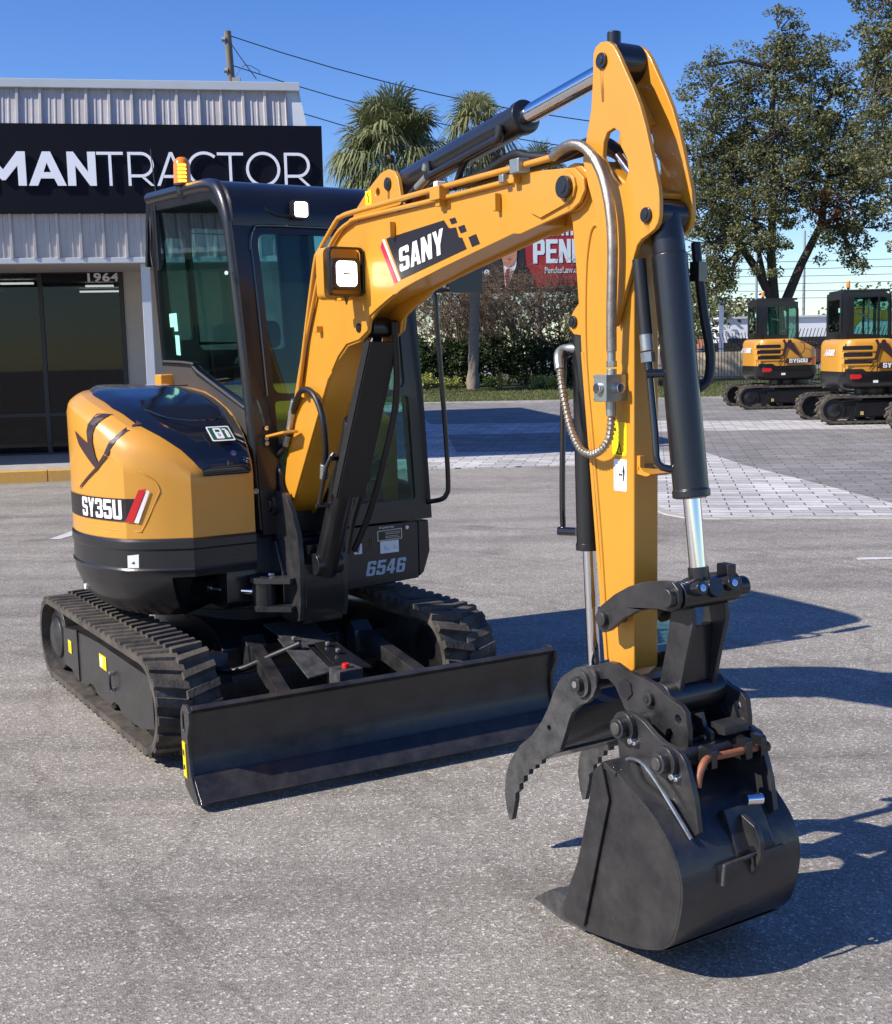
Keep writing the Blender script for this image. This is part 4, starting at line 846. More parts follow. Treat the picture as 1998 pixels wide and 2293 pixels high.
# ---- black fuel cover on top of the hood ----
E_ = []
for u, v in [(-.42, -.60), (-.20, -.69), (.05, -.74), (.28, -.715), (.45, -.655), (.56, -.575), (.63, -.50), (.675, -.450), (.703, -.430)]: E_.append((u, v))
I_ = [(-.40, -.56), (-.25, -.40), (-.10, -.25), (.08, -.16), (.28, -.15), (.45, -.15), (.58, -.155), (.67, -.165), (.703, -.180)]
rows = []
def lerpl(L, t):
    t *= len(L) - 1; i = min(int(t), len(L) - 2); w = t - i; return (L[i][0] + (L[i + 1][0] - L[i][0]) * w, L[i][1] + (L[i + 1][1] - L[i][1]) * w)
for i in range(41):
    t = i / 40; e = lerpl(E_, t); q = lerpl(I_, t); row = []
    for j in range(13):
        w = j / 12; u = e[0] + (q[0] - e[0]) * w; v = e[1] + (q[1] - e[1]) * w; edge = min(w, 1 - w, t * 3, 1)
        h_ = .020 * min(1, edge * 6) ** .5 + .004
        z = S_(min(u, .70), v) + h_
        if t > .94: k = (t - .94) / .06; z = z * (1 - k * .5) + 1.285 * (k * .5)
        row.append((u + .022 * max(0, (t - .9) / .1), v, z))
    rows.append(row)
rows.append([(p[0] + .003, p[1], p[2] - .012) for p in rows[-1]]); rows.append([(.727, -.305 + (p[1] + .305) * .97, 1.258) for p in rows[-1]]); rows.append([(.722, -.305 + (p[1] + .305) * .95, 1.248) for p in rows[-1]]); rows.append([(.69, p[1], 1.247) for p in rows[-1]])
b = MB(); b.grid(rows, BLKG); fc = b.build('fuel_cover', EX, smooth=1.0)
b = MB(); b.tube([(.02, -.62, 1.655), (.20, -.62, 1.600), (.38, -.57, 1.562), (.50, -.50, 1.525), (.55, -.36, 1.508), (.52, -.24, 1.518), (.40, -.20, 1.565)], .005, BLKG, 8, 6); b.build('moulded_rim', fc)
b = MB()
def fs_(a, q, c): return (.655 - q * -.0 + .0, -.352 + a * .128, 0)
sv = [(.580, -.352, 1.470), (.580, -.235, 1.470), (.645, -.222, 1.402), (.645, -.340, 1.402)]
def bil(a, q, c=0):
    p = (Vector(sv[3]).lerp(Vector(sv[2]), a)).lerp(Vector(sv[0]).lerp(Vector(sv[1]), a), q); nrm = Vector((.66, 0, .75)); return tuple(p + nrm * (c + .008))
b.prism(rrect(0, 0, 1, 1, .06), 0, .0015, WHT, fn=lambda a, q, c: bil(a, q, c)); b.prism(rrect(.06, .08, .94, .92, .04), .0016, .0026, GST, fn=lambda a, q, c: bil(a, q, c))
b.prism(rrect(.24, .14, .58, .86, .05), .0028, .0038, WHT, holes=[rrect(.31, .58, .51, .76, .03)], fn=lambda a, q, c: bil(a, q, c)); b.prism([(.64, .80), (.78, .80), (.86, .60), (.86, .20), (.72, .20), (.72, .62), (.78, .62), (.78, .27), (.80, .27), (.80, .58), (.72, .72), (.64, .72)], .0028, .0038, WHT, fn=lambda a, q, c: bil(a, q, c))
text_mesh('D', lambda a, q, c: bil(.36 + a * .10, .30 + q * .18, c), GST, b, bold=.03, depth=.0046)
b.build('fuel_sticker', fc, smooth=0)
b = MB(); b.cyl((.70, -.265, 1.345), (.722, -.265, 1.352), .014, CHR, 16); b.box((-.32, -.30, 1.672), (.05, .16, .004), WHT); b.build('lock_barrel', fc)
b = MB(); b.box((-.50, -.17, 1.69), (.10, .09, .075), YEL2); b.build('hinge_block', hood, bevel=.01)
b = MB(); b.tube([(-.25, -.62, 1.640), (-.15, -.45, 1.664), (-.12, -.30, 1.668), (-.10, -.18, 1.668)], .003, DEC, 6, 4); b.build('panel_seam', hood)

# ---- swing frame and front lower panel under the cab ----
b = MB()
b.prism([(-.5, .56), (-.5, .94), (.62, .94), (.645, .90), (.645, .60), (.60, .56)], -.30, .34, BLK)
b.prism([(.56, .60), (.56, .90), (.70, .90), (.78, .74), (.78, .56), (.66, .54)], -.06, .27, BLK)
b.build('swing_frame', EX, bevel=.008)
b = MB(); b.prism([(.22, .912), (.805, .912), (.805, .60), (.34, .58), (.22, .60)], .52, .648, BLK, fn=lambda a, q, c: (c, a, q)); b.prism([(.809, .912), (.872, .912), (.878, .745), (.835, .625), (.809, .605)], .40, .646, BLK, fn=lambda a, q, c: (c, a, q))
b.prism([(.40, .912), (.873, .912), (.878, .745), (.835, .625), (.40, .60)], -.30, .40, BLK, fn=lambda a, q, c: (c, a, q))
fp = b.build('front_panel', EX, bevel=.008)
b = MB(); F_ = lambda a, q, c: (.6485 + c, a, q)
b.prism([(.552, .824), (.552, .880), (.703, .884), (.703, .827)], 0, .002, SIL, fn=F_); b.prism([(.558, .829), (.558, .876), (.697, .879), (.697, .832)], .0022, .003, DEC, fn=F_)
for zz, a, c_ in ((.867, .60, .69), (.858, .60, .69), (.846, .60, .68), (.838, .60, .69)): b.prism([(a, zz), (a, zz + .003), (c_, zz + .003), (c_, zz)], .0032, .0036, SIL, fn=F_)
b.build('serial_plate', fp)
b = MB(); b.prism([(.568, .757), (.568, .822), (.681, .822), (.681, .757)], 0, .0015, WHT, fn=F_)
for a, z0, z1 in ((.592, .775, .80), (.60, .772, .79), (.612, .768, .785), (.65, .775, .80), (.662, .772, .79)): b.prism([(a, z0), (a + .004, z0), (a + .009, z1), (a + .005, z1)], .0018, .0024, TXT, fn=F_)
b.build('paper_label', fp)
b = MB(); b.prism([(.411, .769), (.411, .825), (.458, .824), (.458, .769)], 0, .0015, WHT, fn=F_); b.prism(circ(.434, .80, .012, 12), .0018, .0024, DEC, fn=F_, holes=[circ(.434, .80, .008, 12)]); b.prism([(.430, .777), (.430, .79), (.438, .79), (.438, .777)], .0018, .0024, DEC, fn=F_); b.build('hook_label', fp)
b = MB(); block_text('6546', lambda a, q, c: (.6485 + c, .476 + a * .235 + q * .016, .645 + q * .078), TXT, b, .0015, gap=.16); b.build('fleet_number', fp, smooth=0)
b = MB(); text_mesh('EQ6546', lambda a, q, c: (.6485 + c, .566 + a * .088, .889 + q * .012), WHT, b, depth=.001); b.build('small_number', fp, smooth=0)
b = MB()
for t0 in (90, 210, 330):
    for s in (-.006, .006):
        d = Vector((math.cos(R(t0)), math.sin(R(t0)))); n = Vector((-d.y, d.x)); o = Vector((.513, .797)) + n * s; q = [o + d * .006 + n * -.0025, o + d * .05 + n * -.0025, o + d * .05 + n * .0025, o + d * .006 + n * .0025]
        b.prism([tuple(p) for p in q], 0, .003, BLKG, fn=F_)
b.build('embossed_star', fp)
b = MB(); b.cyl((.648, .732, .885), (.658, .732, .885), .010, WHT, 14); b.cyl((.646, .732, .885), (.652, .732, .885), .018, BLKG, 14); b.build('round_plug', fp)

# ---- cab ----
def lean(v, z): return v - .045 * (z - 1.3)
def front_u(z):   # front face position by height
    T = [(.92, .665), (1.6, .655), (2.2, .625), (2.44, .600), (2.54, .575), (2.62, .52), (2.66, .44)]
    if z <= T[0][0]: return T[0][1]
    for (a, p), (c, q) in zip(T, T[1:]):
        if a <= z <= c: return p + (q - p) * (z - a) / (c - a)
    return T[-1][1]
b = MB()
# front frame with two window openings
HU = rrect(.005, 1.625, .760, 2.415, .05); HL = rrect(.005, 1.035, .775, 1.590, .02)
def densify(L, st=.09):
    q = []
    for i in range(len(L)):
        a, c = Vector(L[i]), Vector(L[(i + 1) % len(L)]); k = max(1, int((c - a).length / st)); q += [tuple(a.lerp(c, j / k)) for j in range(k)]
    return q
FR = densify([(-.118, .925), (.868, .925), (.868, 2.47), (-.118, 2.47)])
FF = lambda a, q, c: (front_u(q) - c, lean(a, q), q)
b.prism(FR, 0, .045, BLK, holes=[densify(HU), densify(HL)], fn=FF)
# raised hood over the upper front window
roof = [(.598, 2.45), (.600, 2.50), (.585, 2.57), (.545, 2.625), (.48, 2.665), (.38, 2.690), (.10, 2.715), (-.30, 2.735), (-.58, 2.735), (-.625, 2.715), (-.625, 2.66), (-.50, 2.665), (-.1, 2.655), (.30, 2.625), (.42, 2.59), (.50, 2.54), (.54, 2.46)]
b.prism(roof, -.165, .815, BLK)
# right side panel (visible): pillar, roof rail, sloping sill
so_ = densify([(.635, .93), (.635, 1.5), (.60, 2.0), (.575, 2.35), (.555, 2.50), (.50, 2.60), (.40, 2.66), (-.60, 2.70), (-.62, 1.70), (-.62, .93)], .3)
hl = densify([(.575, 1.57), (.535, 2.0), (.500, 2.36), (.475, 2.47), (.425, 2.555), (.33, 2.605), (-.535, 2.640), (-.565, 2.2), (-.590, 1.79), (-.13, 1.775), (-.06, 1.735)], .3)
FS = lambda a, q, c: (a, lean(-.118 + c, q), q)
b.prism(so_, 0, .04, BLK, holes=[hl], fn=FS)
# left side panel with door window
dl = densify([(.50, 1.10), (.47, 2.0), (.44, 2.45), (.30, 2.56), (-.10, 2.58), (-.12, 1.15)], .3); dq = densify([(-.18, 1.62), (-.17, 2.57), (-.52, 2.58), (-.54, 1.62)], .3)
b.prism(so_, 0, .04, BLK, holes=[dl, dq], fn=lambda a, q, c: (a, lean(.828 + c, q), q))
# rear wall
b.prism([(-.118, .93), (.868, .93), (.868, 2.70), (-.118, 2.70)], -.62, -.585, BLK, holes=[rrect(-.05, 1.92, .075, 2.50, .03), rrect(.105, 1.86, .66, 2.56, .04)], fn=lambda a, q, c: (c, lean(a, q), q))
# rounded front corner pillar
b.tube([(.615, lean(-.105, .95), .95), (.612, lean(-.105, 1.5), 1.5), (.580, lean(-.105, 2.0), 2.0), (.548, lean(-.105, 2.36), 2.36), (.53, lean(-.105, 2.50), 2.50), (.46, lean(-.105, 2.62), 2.62), (.33, lean(-.105, 2.672), 2.672), (-.1, lean(-.105, 2.695), 2.695), (-.60, lean(-.105, 2.715), 2.715)], .034, BLK, 14, 6)
b.tube([(.625, lean(.835, .95), .95), (.612, lean(.835, 1.6), 1.6), (.575, lean(.835, 2.2), 2.2), (.545, lean(.835, 2.45), 2.45), (.45, lean(.835, 2.62), 2.62), (.30, lean(.835, 2.68), 2.68)], .034, BLK, 14, 6)
# floor
b.box((.02, .36, .98), (1.2, .94, .06), BLK)
cab = b.build('cab', EX, bevel=.004, smooth=.6)
b = MB(); gp = lambda a, q, c: (front_u(q) - .012 - c, lean(a, q), q)
b.prism(densify(rrect(-.012, 1.612, .775, 2.43, .05)), 0, .004, GLS, fn=gp); b.build('windshield', cab, smooth=0)
b = MB(); b.prism(densify(rrect(-.012, 1.02, .79, 1.603, .02)), 0, .004, GLS, fn=gp); b.build('lower_windshield', cab, smooth=0)
b = MB(); gl = [(a, q) for a, q in hl]; ce = Vector((-.02, 2.1)); gl = [tuple(ce + (Vector(p) - ce) * 1.02) for p in hl]
b.prism(gl, .012, .016, GLS, fn=FS)
b.build('side_window', cab, smooth=0)
b = MB(); b.prism([(-.45, 1.99), (-.45, 2.065), (-.33, 2.065), (-.33, 1.965), (-.385, 1.965), (-.385, 1.99)], -.001, .001, mat('pale_green_sticker', (.30, .75, .55), .5), fn=lambda a, q, c: FS(a, q, .010 + c)); b.cut(); b.prism([(-.39, 1.835), (-.385, 1.945), (-.32, 1.94), (-.325, 1.83)], -.001, .001, bpy.data.materials['pale_green_sticker'], fn=lambda a, q, c: FS(a, q, .010 + c)); b.build('window_sticker', cab)
b = MB(); b.prism(densify([(.51, 1.09), (.48, 2.0), (.45, 2.46), (.31, 2.57), (-.11, 2.59), (-.13, 1.14)], .3), .015, .019, GLS, fn=lambda a, q, c: (a, lean(.828 + c, q), q)); b.cut(); b.prism([(-.17, 1.61), (-.16, 2.58), (-.53, 2.59), (-.55, 1.61)], .015, .019, GLS, fn=lambda a, q, c: (a, lean(.828 + c, q), q)); b.build('door_window', cab, smooth=0)
b = MB(); b.prism(rrect(-.06, 1.91, .085, 2.51, .03), -.605, -.601, GLS, fn=lambda a, q, c: (c, lean(a, q), q)); b.cut(); b.prism(rrect(.095, 1.85, .67, 2.57, .04), -.605, -.601, GLS, fn=lambda a, q, c: (c, lean(a, q), q)); b.build('rear_window', cab, smooth=0)
# window rubber seal and grey sill strip along the sloping lower edge
b = MB(); b.tube([FS(a, q, -.004) for a, q in [(-.585, 1.80), (-.13, 1.785), (-.06, 1.745), (.57, 1.58 - .02)]], .007, PLA, 8, 3)
b.prism(densify([(-.61, 1.2), (-.61, 1.775), (-.14, 1.762), (-.07, 1.72), (.565, 1.545), (.585, 1.2)], .3), -.005, -.001, PLA, fn=FS); b.build('window_sill', cab)
b = MB()        # sliding pane frame inside the side window
b.tube([(-.585, lean(a, q), q) for a, q in [(.10, 1.9), (.10, 2.53), (.36, 2.53), (.36, 1.9), (.10, 1.9)]], .012, BLK, 6, 0)
b.tube([FF(.005 - .045, 2.33, -.004)] + [FF(a, q, -.006) for a, q in [(-.035, 2.38), (-.01, 2.435), (.04, 2.452), (.40, 2.452), (.77, 2.452)]], .007, BLKG, 8, 4)
b.tube([FF(-.035, 1.62, -.004), FF(-.035, 2.0, -.006), FF(-.035, 2.34, -.006)], .005, BLKG, 8, 3)
b.build('window_seal', cab)
b = MB()
b.tube([FF(-.02, 2.62, -.0), (.545, lean(.02, 2.60), 2.60), (.59, lean(.07, 2.54), 2.535), (.608, lean(.13, 2.51), 2.505), (.612, lean(.22, 2.51), 2.505)], .006, HOSE, 8, 5); b.build('lamp_cable', cab)
b = MB()
for z, v in ((1.41, -.07), (1.46, -.068), (1.385, -.069)): b.cyl((.665, v, z), (.680, v, z), .011, CHR, 12); b.cut()
b.cyl((.655, -.135, 1.15), (.672, -.135, 1.15), .014, CHR, 12); b.cut(); b.cyl((.585, lean(-.12, 2.22) - .035, 2.22), (.60, lean(-.12, 2.22) - .05, 2.22), .010, CHR, 12); b.build('bolt', cab)
# operator seat, levers, console
b = MB(); b.prism(rrect(.16, 1.30, .58, 1.42, .04), -.30, .15, HOSE, fn=lambda a, q, c: (c, a, q)); b.prism(rrect(.20, 1.40, .56, 1.84, .08), -.38, -.27, HOSE, fn=lambda a, q, c: (c, a, q)); b.prism(rrect(.29, 1.86, .47, 2.02, .05), -.37, -.30, HOSE, fn=lambda a, q, c: (c, a, q)); b.box((-.1, .37, 1.15), (.35, .36, .28), BLK)
b.build('operator_seat', cab, bevel=.015)
b = MB()
for v in (.10, .64): b.cut(); b.box((-.02, v, 1.38), (.34, .13, .26), HOSE); b.tube([(.12, v, 1.50), (.14, v, 1.60), (.13, v, 1.66)], .017, HOSE, 8); b.cyl((.13, v, 1.65), (.135, v, 1.76), .024, HOSE, 10, r2=.030)
b.build('arm_console', cab, bevel=.012)
b = MB()
for v in (.30, .44): b.cut(); b.tube([(.44, v, 1.0), (.45, v, 1.25), (.40, v, 1.50), (.42, v, 1.56)], .013, HOSE, 8); b.box((.46, v, 1.08), (.15, .09, .015), HOSE, Matrix.Rotation(-.5, 3, 'Y'))
b.cut(); b.tube([(.46, .60, 1.0), (.46, .60, 1.16)], .02, HOSE, 8); b.box((.47, .62, 1.20), (.10, .16, .07), HOSE, Matrix.Rotation(.5, 3, 'X')); b.box((.50, .60, 1.08), (.12, .10, .10), HOSE)
b.build('control_lever', cab, bevel=.006)
b = MB(); b.cyl((.32, .62, 1.40), (.335, .62, 1.40), .033, HOSE, 20); b.build('round_speaker', cab)
# grab rail by the door, mirrors
b = MB(); b.tube([(.64, .83, 2.135), (.72, .86, 2.13), (.765, .875, 2.10), (.77, .885, 1.9), (.775, .915, 1.4), (.775, .925, 1.12), (.765, .92, 1.06), (.74, .90, 1.03), (.66, .862, 1.012)], .0135, BLK, 12, 6); b.build('grab_rail', cab)
b = MB(); b.tube([(.62, .80, 2.09), (.70, .86, 2.125), (.75, 1.0, 2.15), (.75, 1.06, 2.16)], .011, BLK, 8); b.prism(rrect(.96, 2.125, 1.17, 2.26, .02), .735, .775, BLK, fn=lambda a, q, c: (c, a, q)); b.build('mirror', cab, bevel=.008)
b = MB(); b.box((-.66, -.165, 2.52), (.035, .03, .36), BLK, Matrix.Rotation(.20, 3, 'Y')); b.box((-.485, -.175, 2.49), (.030, .02, .36), BLK, Matrix.Rotation(-.04, 3, 'Y')); b.tube([(-.60, -.17, 2.66), (-.585, -.18, 2.50), (-.60, -.18, 2.42), (-.58, -.18, 2.34)], .006, HOSE, 6); b.tube([(-.60, -.13, 2.72), (-.64, -.13, 2.90), (-.66, -.13, 3.0)], .003, HOSE, 6, 2); b.build('rear_mirror', cab, bevel=.008)
# beacon
b = MB(); b.lathe((-.03, -.20 + .02, 2.665), (-.03, -.18, 2.9), [(0, .030), (.02, .034), (.045, .034), (.05, .047), (.06, .047)], HOSE, 20); bc = b.build('beacon', cab)
b = MB(); b.lathe((-.03, -.18, 2.725), (-.03, -.18, 2.9), [(0, .046), (.10, .043), (.122, .036), (.135, .018), (.137, .002)], AMB, 24); b.build('amber_lens', bc)
b = MB()
for k in range(5):
    z = 2.735 + k * .020
    for q in (-.014, 0.0, .014): b.box((.014, -.190 + q - .006, z), (.014, .011, .009), EMA, Matrix.Rotation(-.9, 3, 'Z'))
b.build('led_array', bc)

# ---- work lamps ----
def lamp(name, c, yaw, w, parent, frame_m=BLK, cage=False):
    rm = Matrix.Rotation(yaw, 3, 'Z')
    def g(a, q, d): return tuple(Vector(c) + rm @ Vector((d, a, q)))
    m = MB(); m.prism(rrect(-w, -w, w, w, w * .35), -.035, 0, frame_m, fn=g); m.prism(rrect(-w, -w, w, w, w * .35), 0, .006, frame_m, holes=[rrect(-w * .8, -w * .8, w * .8, w * .8, w * .3)], fn=g)
    if cage:
        W_ = w * 1.35
        m.prism(rrect(-W_, -W_ * 1.05, W_, W_ * 1.25, W_ * .28), -.012, .008, frame_m, holes=[rrect(-W_ * .89, -W_ * .94, W_ * .89, W_ * 1.15, W_ * .2)], fn=g)
        m.prism([(-.012, -W_ * 1.0), (0, -W_ * 1.45), (.012, -W_ * 1.0)], -.01, .0, frame_m, fn=g)
    o = m.build(name, parent, bevel=.003)
    m = MB(); m.prism(rrect(-w * .8, -w * .8, w * .8, w * .8, w * .3), -.002, .002, EMW, fn=g); l = m.build('lamp_lens', o)
    m = MB(); m.prism(rrect(-w * .28, -w * .06, w * .28, w * .06, w * .02), .0025, .0035, GRY, fn=g); m.build('lamp_badge', o)
    return o
lamp('work_lamp', (.632, .185, 2.535), 0.0, .046, cab)

# ---- swing post ----
b = MB()
o1 = [(.629, 1.105), (.670, 1.140), (.728, 1.150), (.795, 1.133), (.855, 1.061), (.917, .944), (.933, .797), (.925, .60), (.905, .52), (.834, .50), (.70, .50), (.686, .59), (.686, .90), (.640, .945), (.604, .993)]
b.prism(o1, -.035, -.008, GRY); b.prism(o1, .200, .227, GRY)
b.prism([(.66, .50), (.66, .80), (.82, .84), (.93, .80), (.94, .60), (.90, .50)], -.0085, .2005, BLK)
b.cyl((.76, .10, .50), (.76, .10, .88), .085, BLK, 28)
b.prism(circ(.663, 1.074, .052, 24), -.062, -.035, GRY); b.prism(circ(.663, 1.074, .034, 24), -.075, -.062, BLKG)
# clevis for the swing cylinder
cv = [(.66, -.15), (.675, -.185), (.71, -.205), (.775, -.205), (.89, -.07), (.86, -.01), (.66, -.01)]
for z_ in (.705, .565): b.prism(cv, z_, z_ + .026, GRY, fn=lambda a, q, c: (a, q, c))
b.cyl((.735, -.14, .555), (.735, -.14, .735), .030, BLK, 18); b.cyl((.735, -.10, .73), (.735, -.10, .745), .022, CHR, 10); b.cyl((.735, -.14, .59), (.735, -.14, .705), .060, BLK, 24)
b.prism([(.60, .93), (.52, .945), (.48, .96), (.48, .975), (.53, .965), (.62, .96)], -.08, -.02, GRY); b.prism([(.50, .86), (.56, .87), (.62, .90), (.62, .915), (.54, .895), (.49, .88)], -.10, -.03, GRY)
sp = b.build('swing_post', EX, bevel=.005)
b = MB(); b.cyl((.15, -.52, .66), (.50, -.32, .66), .045, BLK, 20); sc = b.build('swing_cylinder', EX)
b = MB(); b.cyl((.48, -.335, .66), (.69, -.165, .65), .021, CHR, 18); b.box((.71, -.15, .65), (.07, .07, .075), BLK, Matrix.Rotation(.7, 3, 'Z')); b.build('piston_rod', sc, bevel=.01)

# ---- boom ----
VB0, VB1 = .015, .185
boomo = [(0.764, 1.079), (1.207, 1.7), (1.336, 1.794), (1.425, 1.848), (1.541, 1.866), (1.615, 1.903), (1.632, 1.95), (1.706, 1.995), (1.891, 2.063), (2.02, 2.092), (2.255, 2.137), (2.698, 2.214), (2.739, 2.209), (3.024, 2.257), (3.07, 2.279), (3.097, 2.314), (3.093, 2.353), (3.044, 2.392), (2.806, 2.412), (2.702, 2.398), (2.256, 2.385), (1.91, 2.378), (1.533, 2.372), (1.436, 2.365), (1.358, 2.34), (1.28, 2.290), (1.213, 2.215), (1.114, 2.07), (1.035, 1.900), (0.761, 1.423), (0.671, 1.158), (0.620, 1.06), (0.66, 1.01)]
# side plates stand 6 mm proud of the webs
b = MB()
hub = [p for p in boomo]
fork = 2.80
b.prism(boomo, VB0, VB0 + .014, YEL); b.prism(boomo, VB1 - .014, VB1, YEL)
web_low = [(0.764, 1.079), (1.207, 1.7), (1.30, 1.80), (1.45, 1.95), (1.60, 2.02), (1.891, 2.075), (2.255, 2.148), (2.698, 2.225), (2.80, 2.235), (2.80, 2.395), (2.256, 2.375), (1.533, 2.36), (1.436, 2.352), (1.358, 2.328), (1.288, 2.28), (1.223, 2.207), (1.124, 2.063), (1.045, 1.895), (0.775, 1.42), (0.69, 1.158), (.64, 1.05), (.68, 1.03)]
b.prism(web_low, VB0 + .0145, VB1 - .0145, YEL)
boom = b.build('boom', EX, bevel=.004)
b = MB()
for s in (VB0 - .010, VB1 + .0):
    b.cut(); b.prism([(2.812, 2.273), (2.868, 2.25), (3.016, 2.283), (3.05, 2.301), (3.061, 2.331), (3.051, 2.36), (3.028, 2.38), (3.002, 2.387), (2.849, 2.394), (2.814, 2.375)], s, s + .010, YEL)
    b.cut(); b.prism([(1.262, 1.735), (1.295, 1.800), (1.362, 1.885), (1.451, 1.948), (1.552, 1.986), (1.68, 2.020), (1.865, 2.054), (1.724, 2.004), (1.640, 1.972), (1.620, 1.91), (1.545, 1.876), (1.42, 1.858), (1.336, 1.806)], s + .001, s + .011, YEL)
b.build('reinforcing_plate', boom, bevel=.003)
b = MB(); lo = [(1.44, 2.365), (1.504, 2.43), (1.627, 2.505), (1.734, 2.553), (1.798, 2.560), (1.85, 2.543), (1.877, 2.512), (1.893, 2.44), (1.948, 2.385)]
for s in (.030, .150): b.cut(); b.prism(lo, s, s + .020, YEL, holes=[circ(1.704, 2.479, .017, 16)])
b.build('cylinder_lug', boom, bevel=.004)
b = MB()
for (u, z, r, v0, v1) in ((3.013, 2.333, .036, -.012, .205), (1.797, 2.501, .026, .022, .178), (1.547, 1.925, .020, .0, .20)):
    b.cut(); b.cyl((u, v0, z), (u, v1, z), r, BLK, 24); b.cyl((u, v0 - .003, z), (u, v0, z), r * .55, BLK, 16)
b.build('pivot_pin', boom, bevel=.003)
b = MB(); fb = lambda a, q, c: (a, VB0 - .0005 - c, q)
b.prism([(1.795, 2.281), (2.245, 2.308), (2.281, 2.274), (2.33, 2.273), (2.347, 2.235), (2.371, 2.231), (2.400, 2.188), (1.910, 2.108)], 0, .0012, DEC, fn=fb)
b.prism([(1.763, 2.279), (1.778, 2.280), (1.902, 2.104), (1.888, 2.101)], 0, .0014, WHT, fn=fb); b.prism([(1.745, 2.250), (1.759, 2.272), (1.880, 2.100), (1.853, 2.096)], 0, .0012, MAG, fn=fb)
for q4 in ([(2.284, 2.308), (2.325, 2.310), (2.339, 2.290), (2.300, 2.287)], [(2.344, 2.273), (2.388, 2.277), (2.403, 2.252), (2.363, 2.248)], [(2.414, 2.229), (2.465, 2.236), (2.489, 2.199), (2.437, 2.192)]): b.prism(q4, 0, .0012, DEC, fn=fb)
def sf(a, q, c):   # lettering runs along the boom
    p0 = Vector((1.905, 2.137)); p1 = Vector((2.262, 2.188)); up = Vector((-.022, .092)); w = p0.lerp(p1, a) + up * q; return (w.x, VB0 - .002 - c, w.y)
block_text('SANY', sf, WHT, b, .0012, shear=.10)
b.build('brand_decal', boom, smooth=0)
b = MB(); b.prism([(1.60, 2.435), (1.60, 2.495), (1.655, 2.495), (1.655, 2.435)], .0275, .0298, YST); b.tube([(1.627, .027, 2.485), (1.622, .027, 2.475), (1.632, .027, 2.465), (1.627, .027, 2.445)], .0018, DEC, 5, 3); b.build('hook_sticker', boom)
# steel brackets and pipe clamps on the boom
b = MB()
for u, z in ((1.865, 2.31), (2.62, 2.33)): b.cut(); b.box((u, VB0 - .014, z), (.018, .026, .062), YEL)
for u, z in ((1.18, 1.93), (1.02, 1.63), (2.27, 2.372), (2.755, 2.395), (1.33, 2.15)): b.cut(); b.box((u - .02, VB0 - .016, z), (.030, .032, .030), YEL)
b.cut(); b.box((2.255, -.010, 2.405), (.07, .045, .050), YEL)
b.build('pipe_bracket', boom, bevel=.003)
b = MB(); b.box((2.77, -.005, 2.432), (.055, .05, .05), SIL); b.cut(); b.box((2.255, -.008, 2.432), (.03, .04, .035), WHT); b.cut(); b.box((2.68, -.005, 2.402), (.03, .035, .03), SIL); b.build('pipe_clamp', boom, bevel=.005)
b = MB(); b.cut(); b.tube([(2.953, .0, 2.437), (2.806, .0, 2.434), (2.30, .0, 2.428), (1.565, -.004, 2.414), (1.43, -.004, 2.405), (1.38, -.004, 2.39), (1.20, -.004, 2.275), (1.165, -.004, 2.24), (1.09, -.004, 2.06), (.955, -.004, 1.70), (.915, -.002, 1.61)], .0112, YEL, 12, 4)
b.cut(); b.tube([(2.71, .003, 2.394), (2.264, .003, 2.388), (1.60, .0, 2.385), (1.50, .0, 2.375), (1.386, .0, 2.342), (1.273, .0, 2.265), (1.196, .0, 2.190), (1.1, .0, 2.02), (.96, .0, 1.76), (.87, .0, 1.56)], .0095, YEL, 12, 4)
b.build('hydraulic_pipe', boom)
lamp('boom_work_lamp', (1.600, -.075, 2.150), .10, .066, boom, cage=True)
b = MB(); b.prism(rrect(-.155, 2.045, .012, 2.265, .03), 1.475, 1.545, YEL, fn=lambda a, q, c: (c, a, q)); b.box((1.565, -.075, 2.045), (.06, .05, .012), YEL); b.build('lamp_bracket', boom, bevel=.006)
b = MB(); b.tube([(1.54, -.055, 2.10), (1.45, -.03, 2.12), (1.36, -.02, 2.16), (1.335, -.02, 2.12), (1.36, -.02, 2.09)], .006, HOSE, 6); b.build('lamp_cable', boom)

# ---- boom foot hoses ----
b = MB(); b.cut(); b.tube([(.833, .0, 1.524), (.908, -.005, 1.603), (.978, -.012, 1.642), (1.045, -.015, 1.653), (1.118, -.015, 1.63), (1.165, -.01, 1.571), (1.19, -.005, 1.494), (1.17, .01, 1.377), (1.132, .02, 1.296)], .0150, HOSE, 12)
b.cut(); b.tube([(.80, -.004, 1.44), (.735, -.004, 1.354), (.655, -.004, 1.318), (.650, 0, 1.273), (.675, 0, 1.235), (.676, 0, 1.18), (.70, 0, 1.12), (.71, .0, 1.0)], .0150, HOSE, 12)
b.cut(); b.tube([(.81, .01, 1.46), (.70, .012, 1.40), (.63, .012, 1.34), (.62, .012, 1.27), (.655, .012, 1.20), (.66, .012, 1.0)], .0140, HOSE, 12)
b.cut(); b.tube([(1.62, .14, 1.95), (1.50, .21, 1.62), (1.32, .23, 1.30), (1.15, .24, 1.05), (1.02, .22, .86)], .016, HOSE, 12); b.cut(); b.tube([(1.2, .22, 1.45), (1.12, .23, 1.2), (1.0, .23, 1.0), (.95, .22, .84)], .014, HOSE, 12)
b.build('boom_foot_hose', EX)
b = MB(); b.cyl((.83, .0, 1.52), (.875, -.0, 1.60), .020, SIL, 12); b.cyl((.80, .0, 1.455), (.83, .0, 1.52), .017, SIL, 12); b.cut(); b.cyl((1.137, .018, 1.305), (1.118, .022, 1.235), .021, SIL, 12); b.cut(); b.cyl((.79, -.004, 1.43), (.755, -.004, 1.375), .018, SIL, 12); b.build('hose_fitting', EX, bevel=.003)
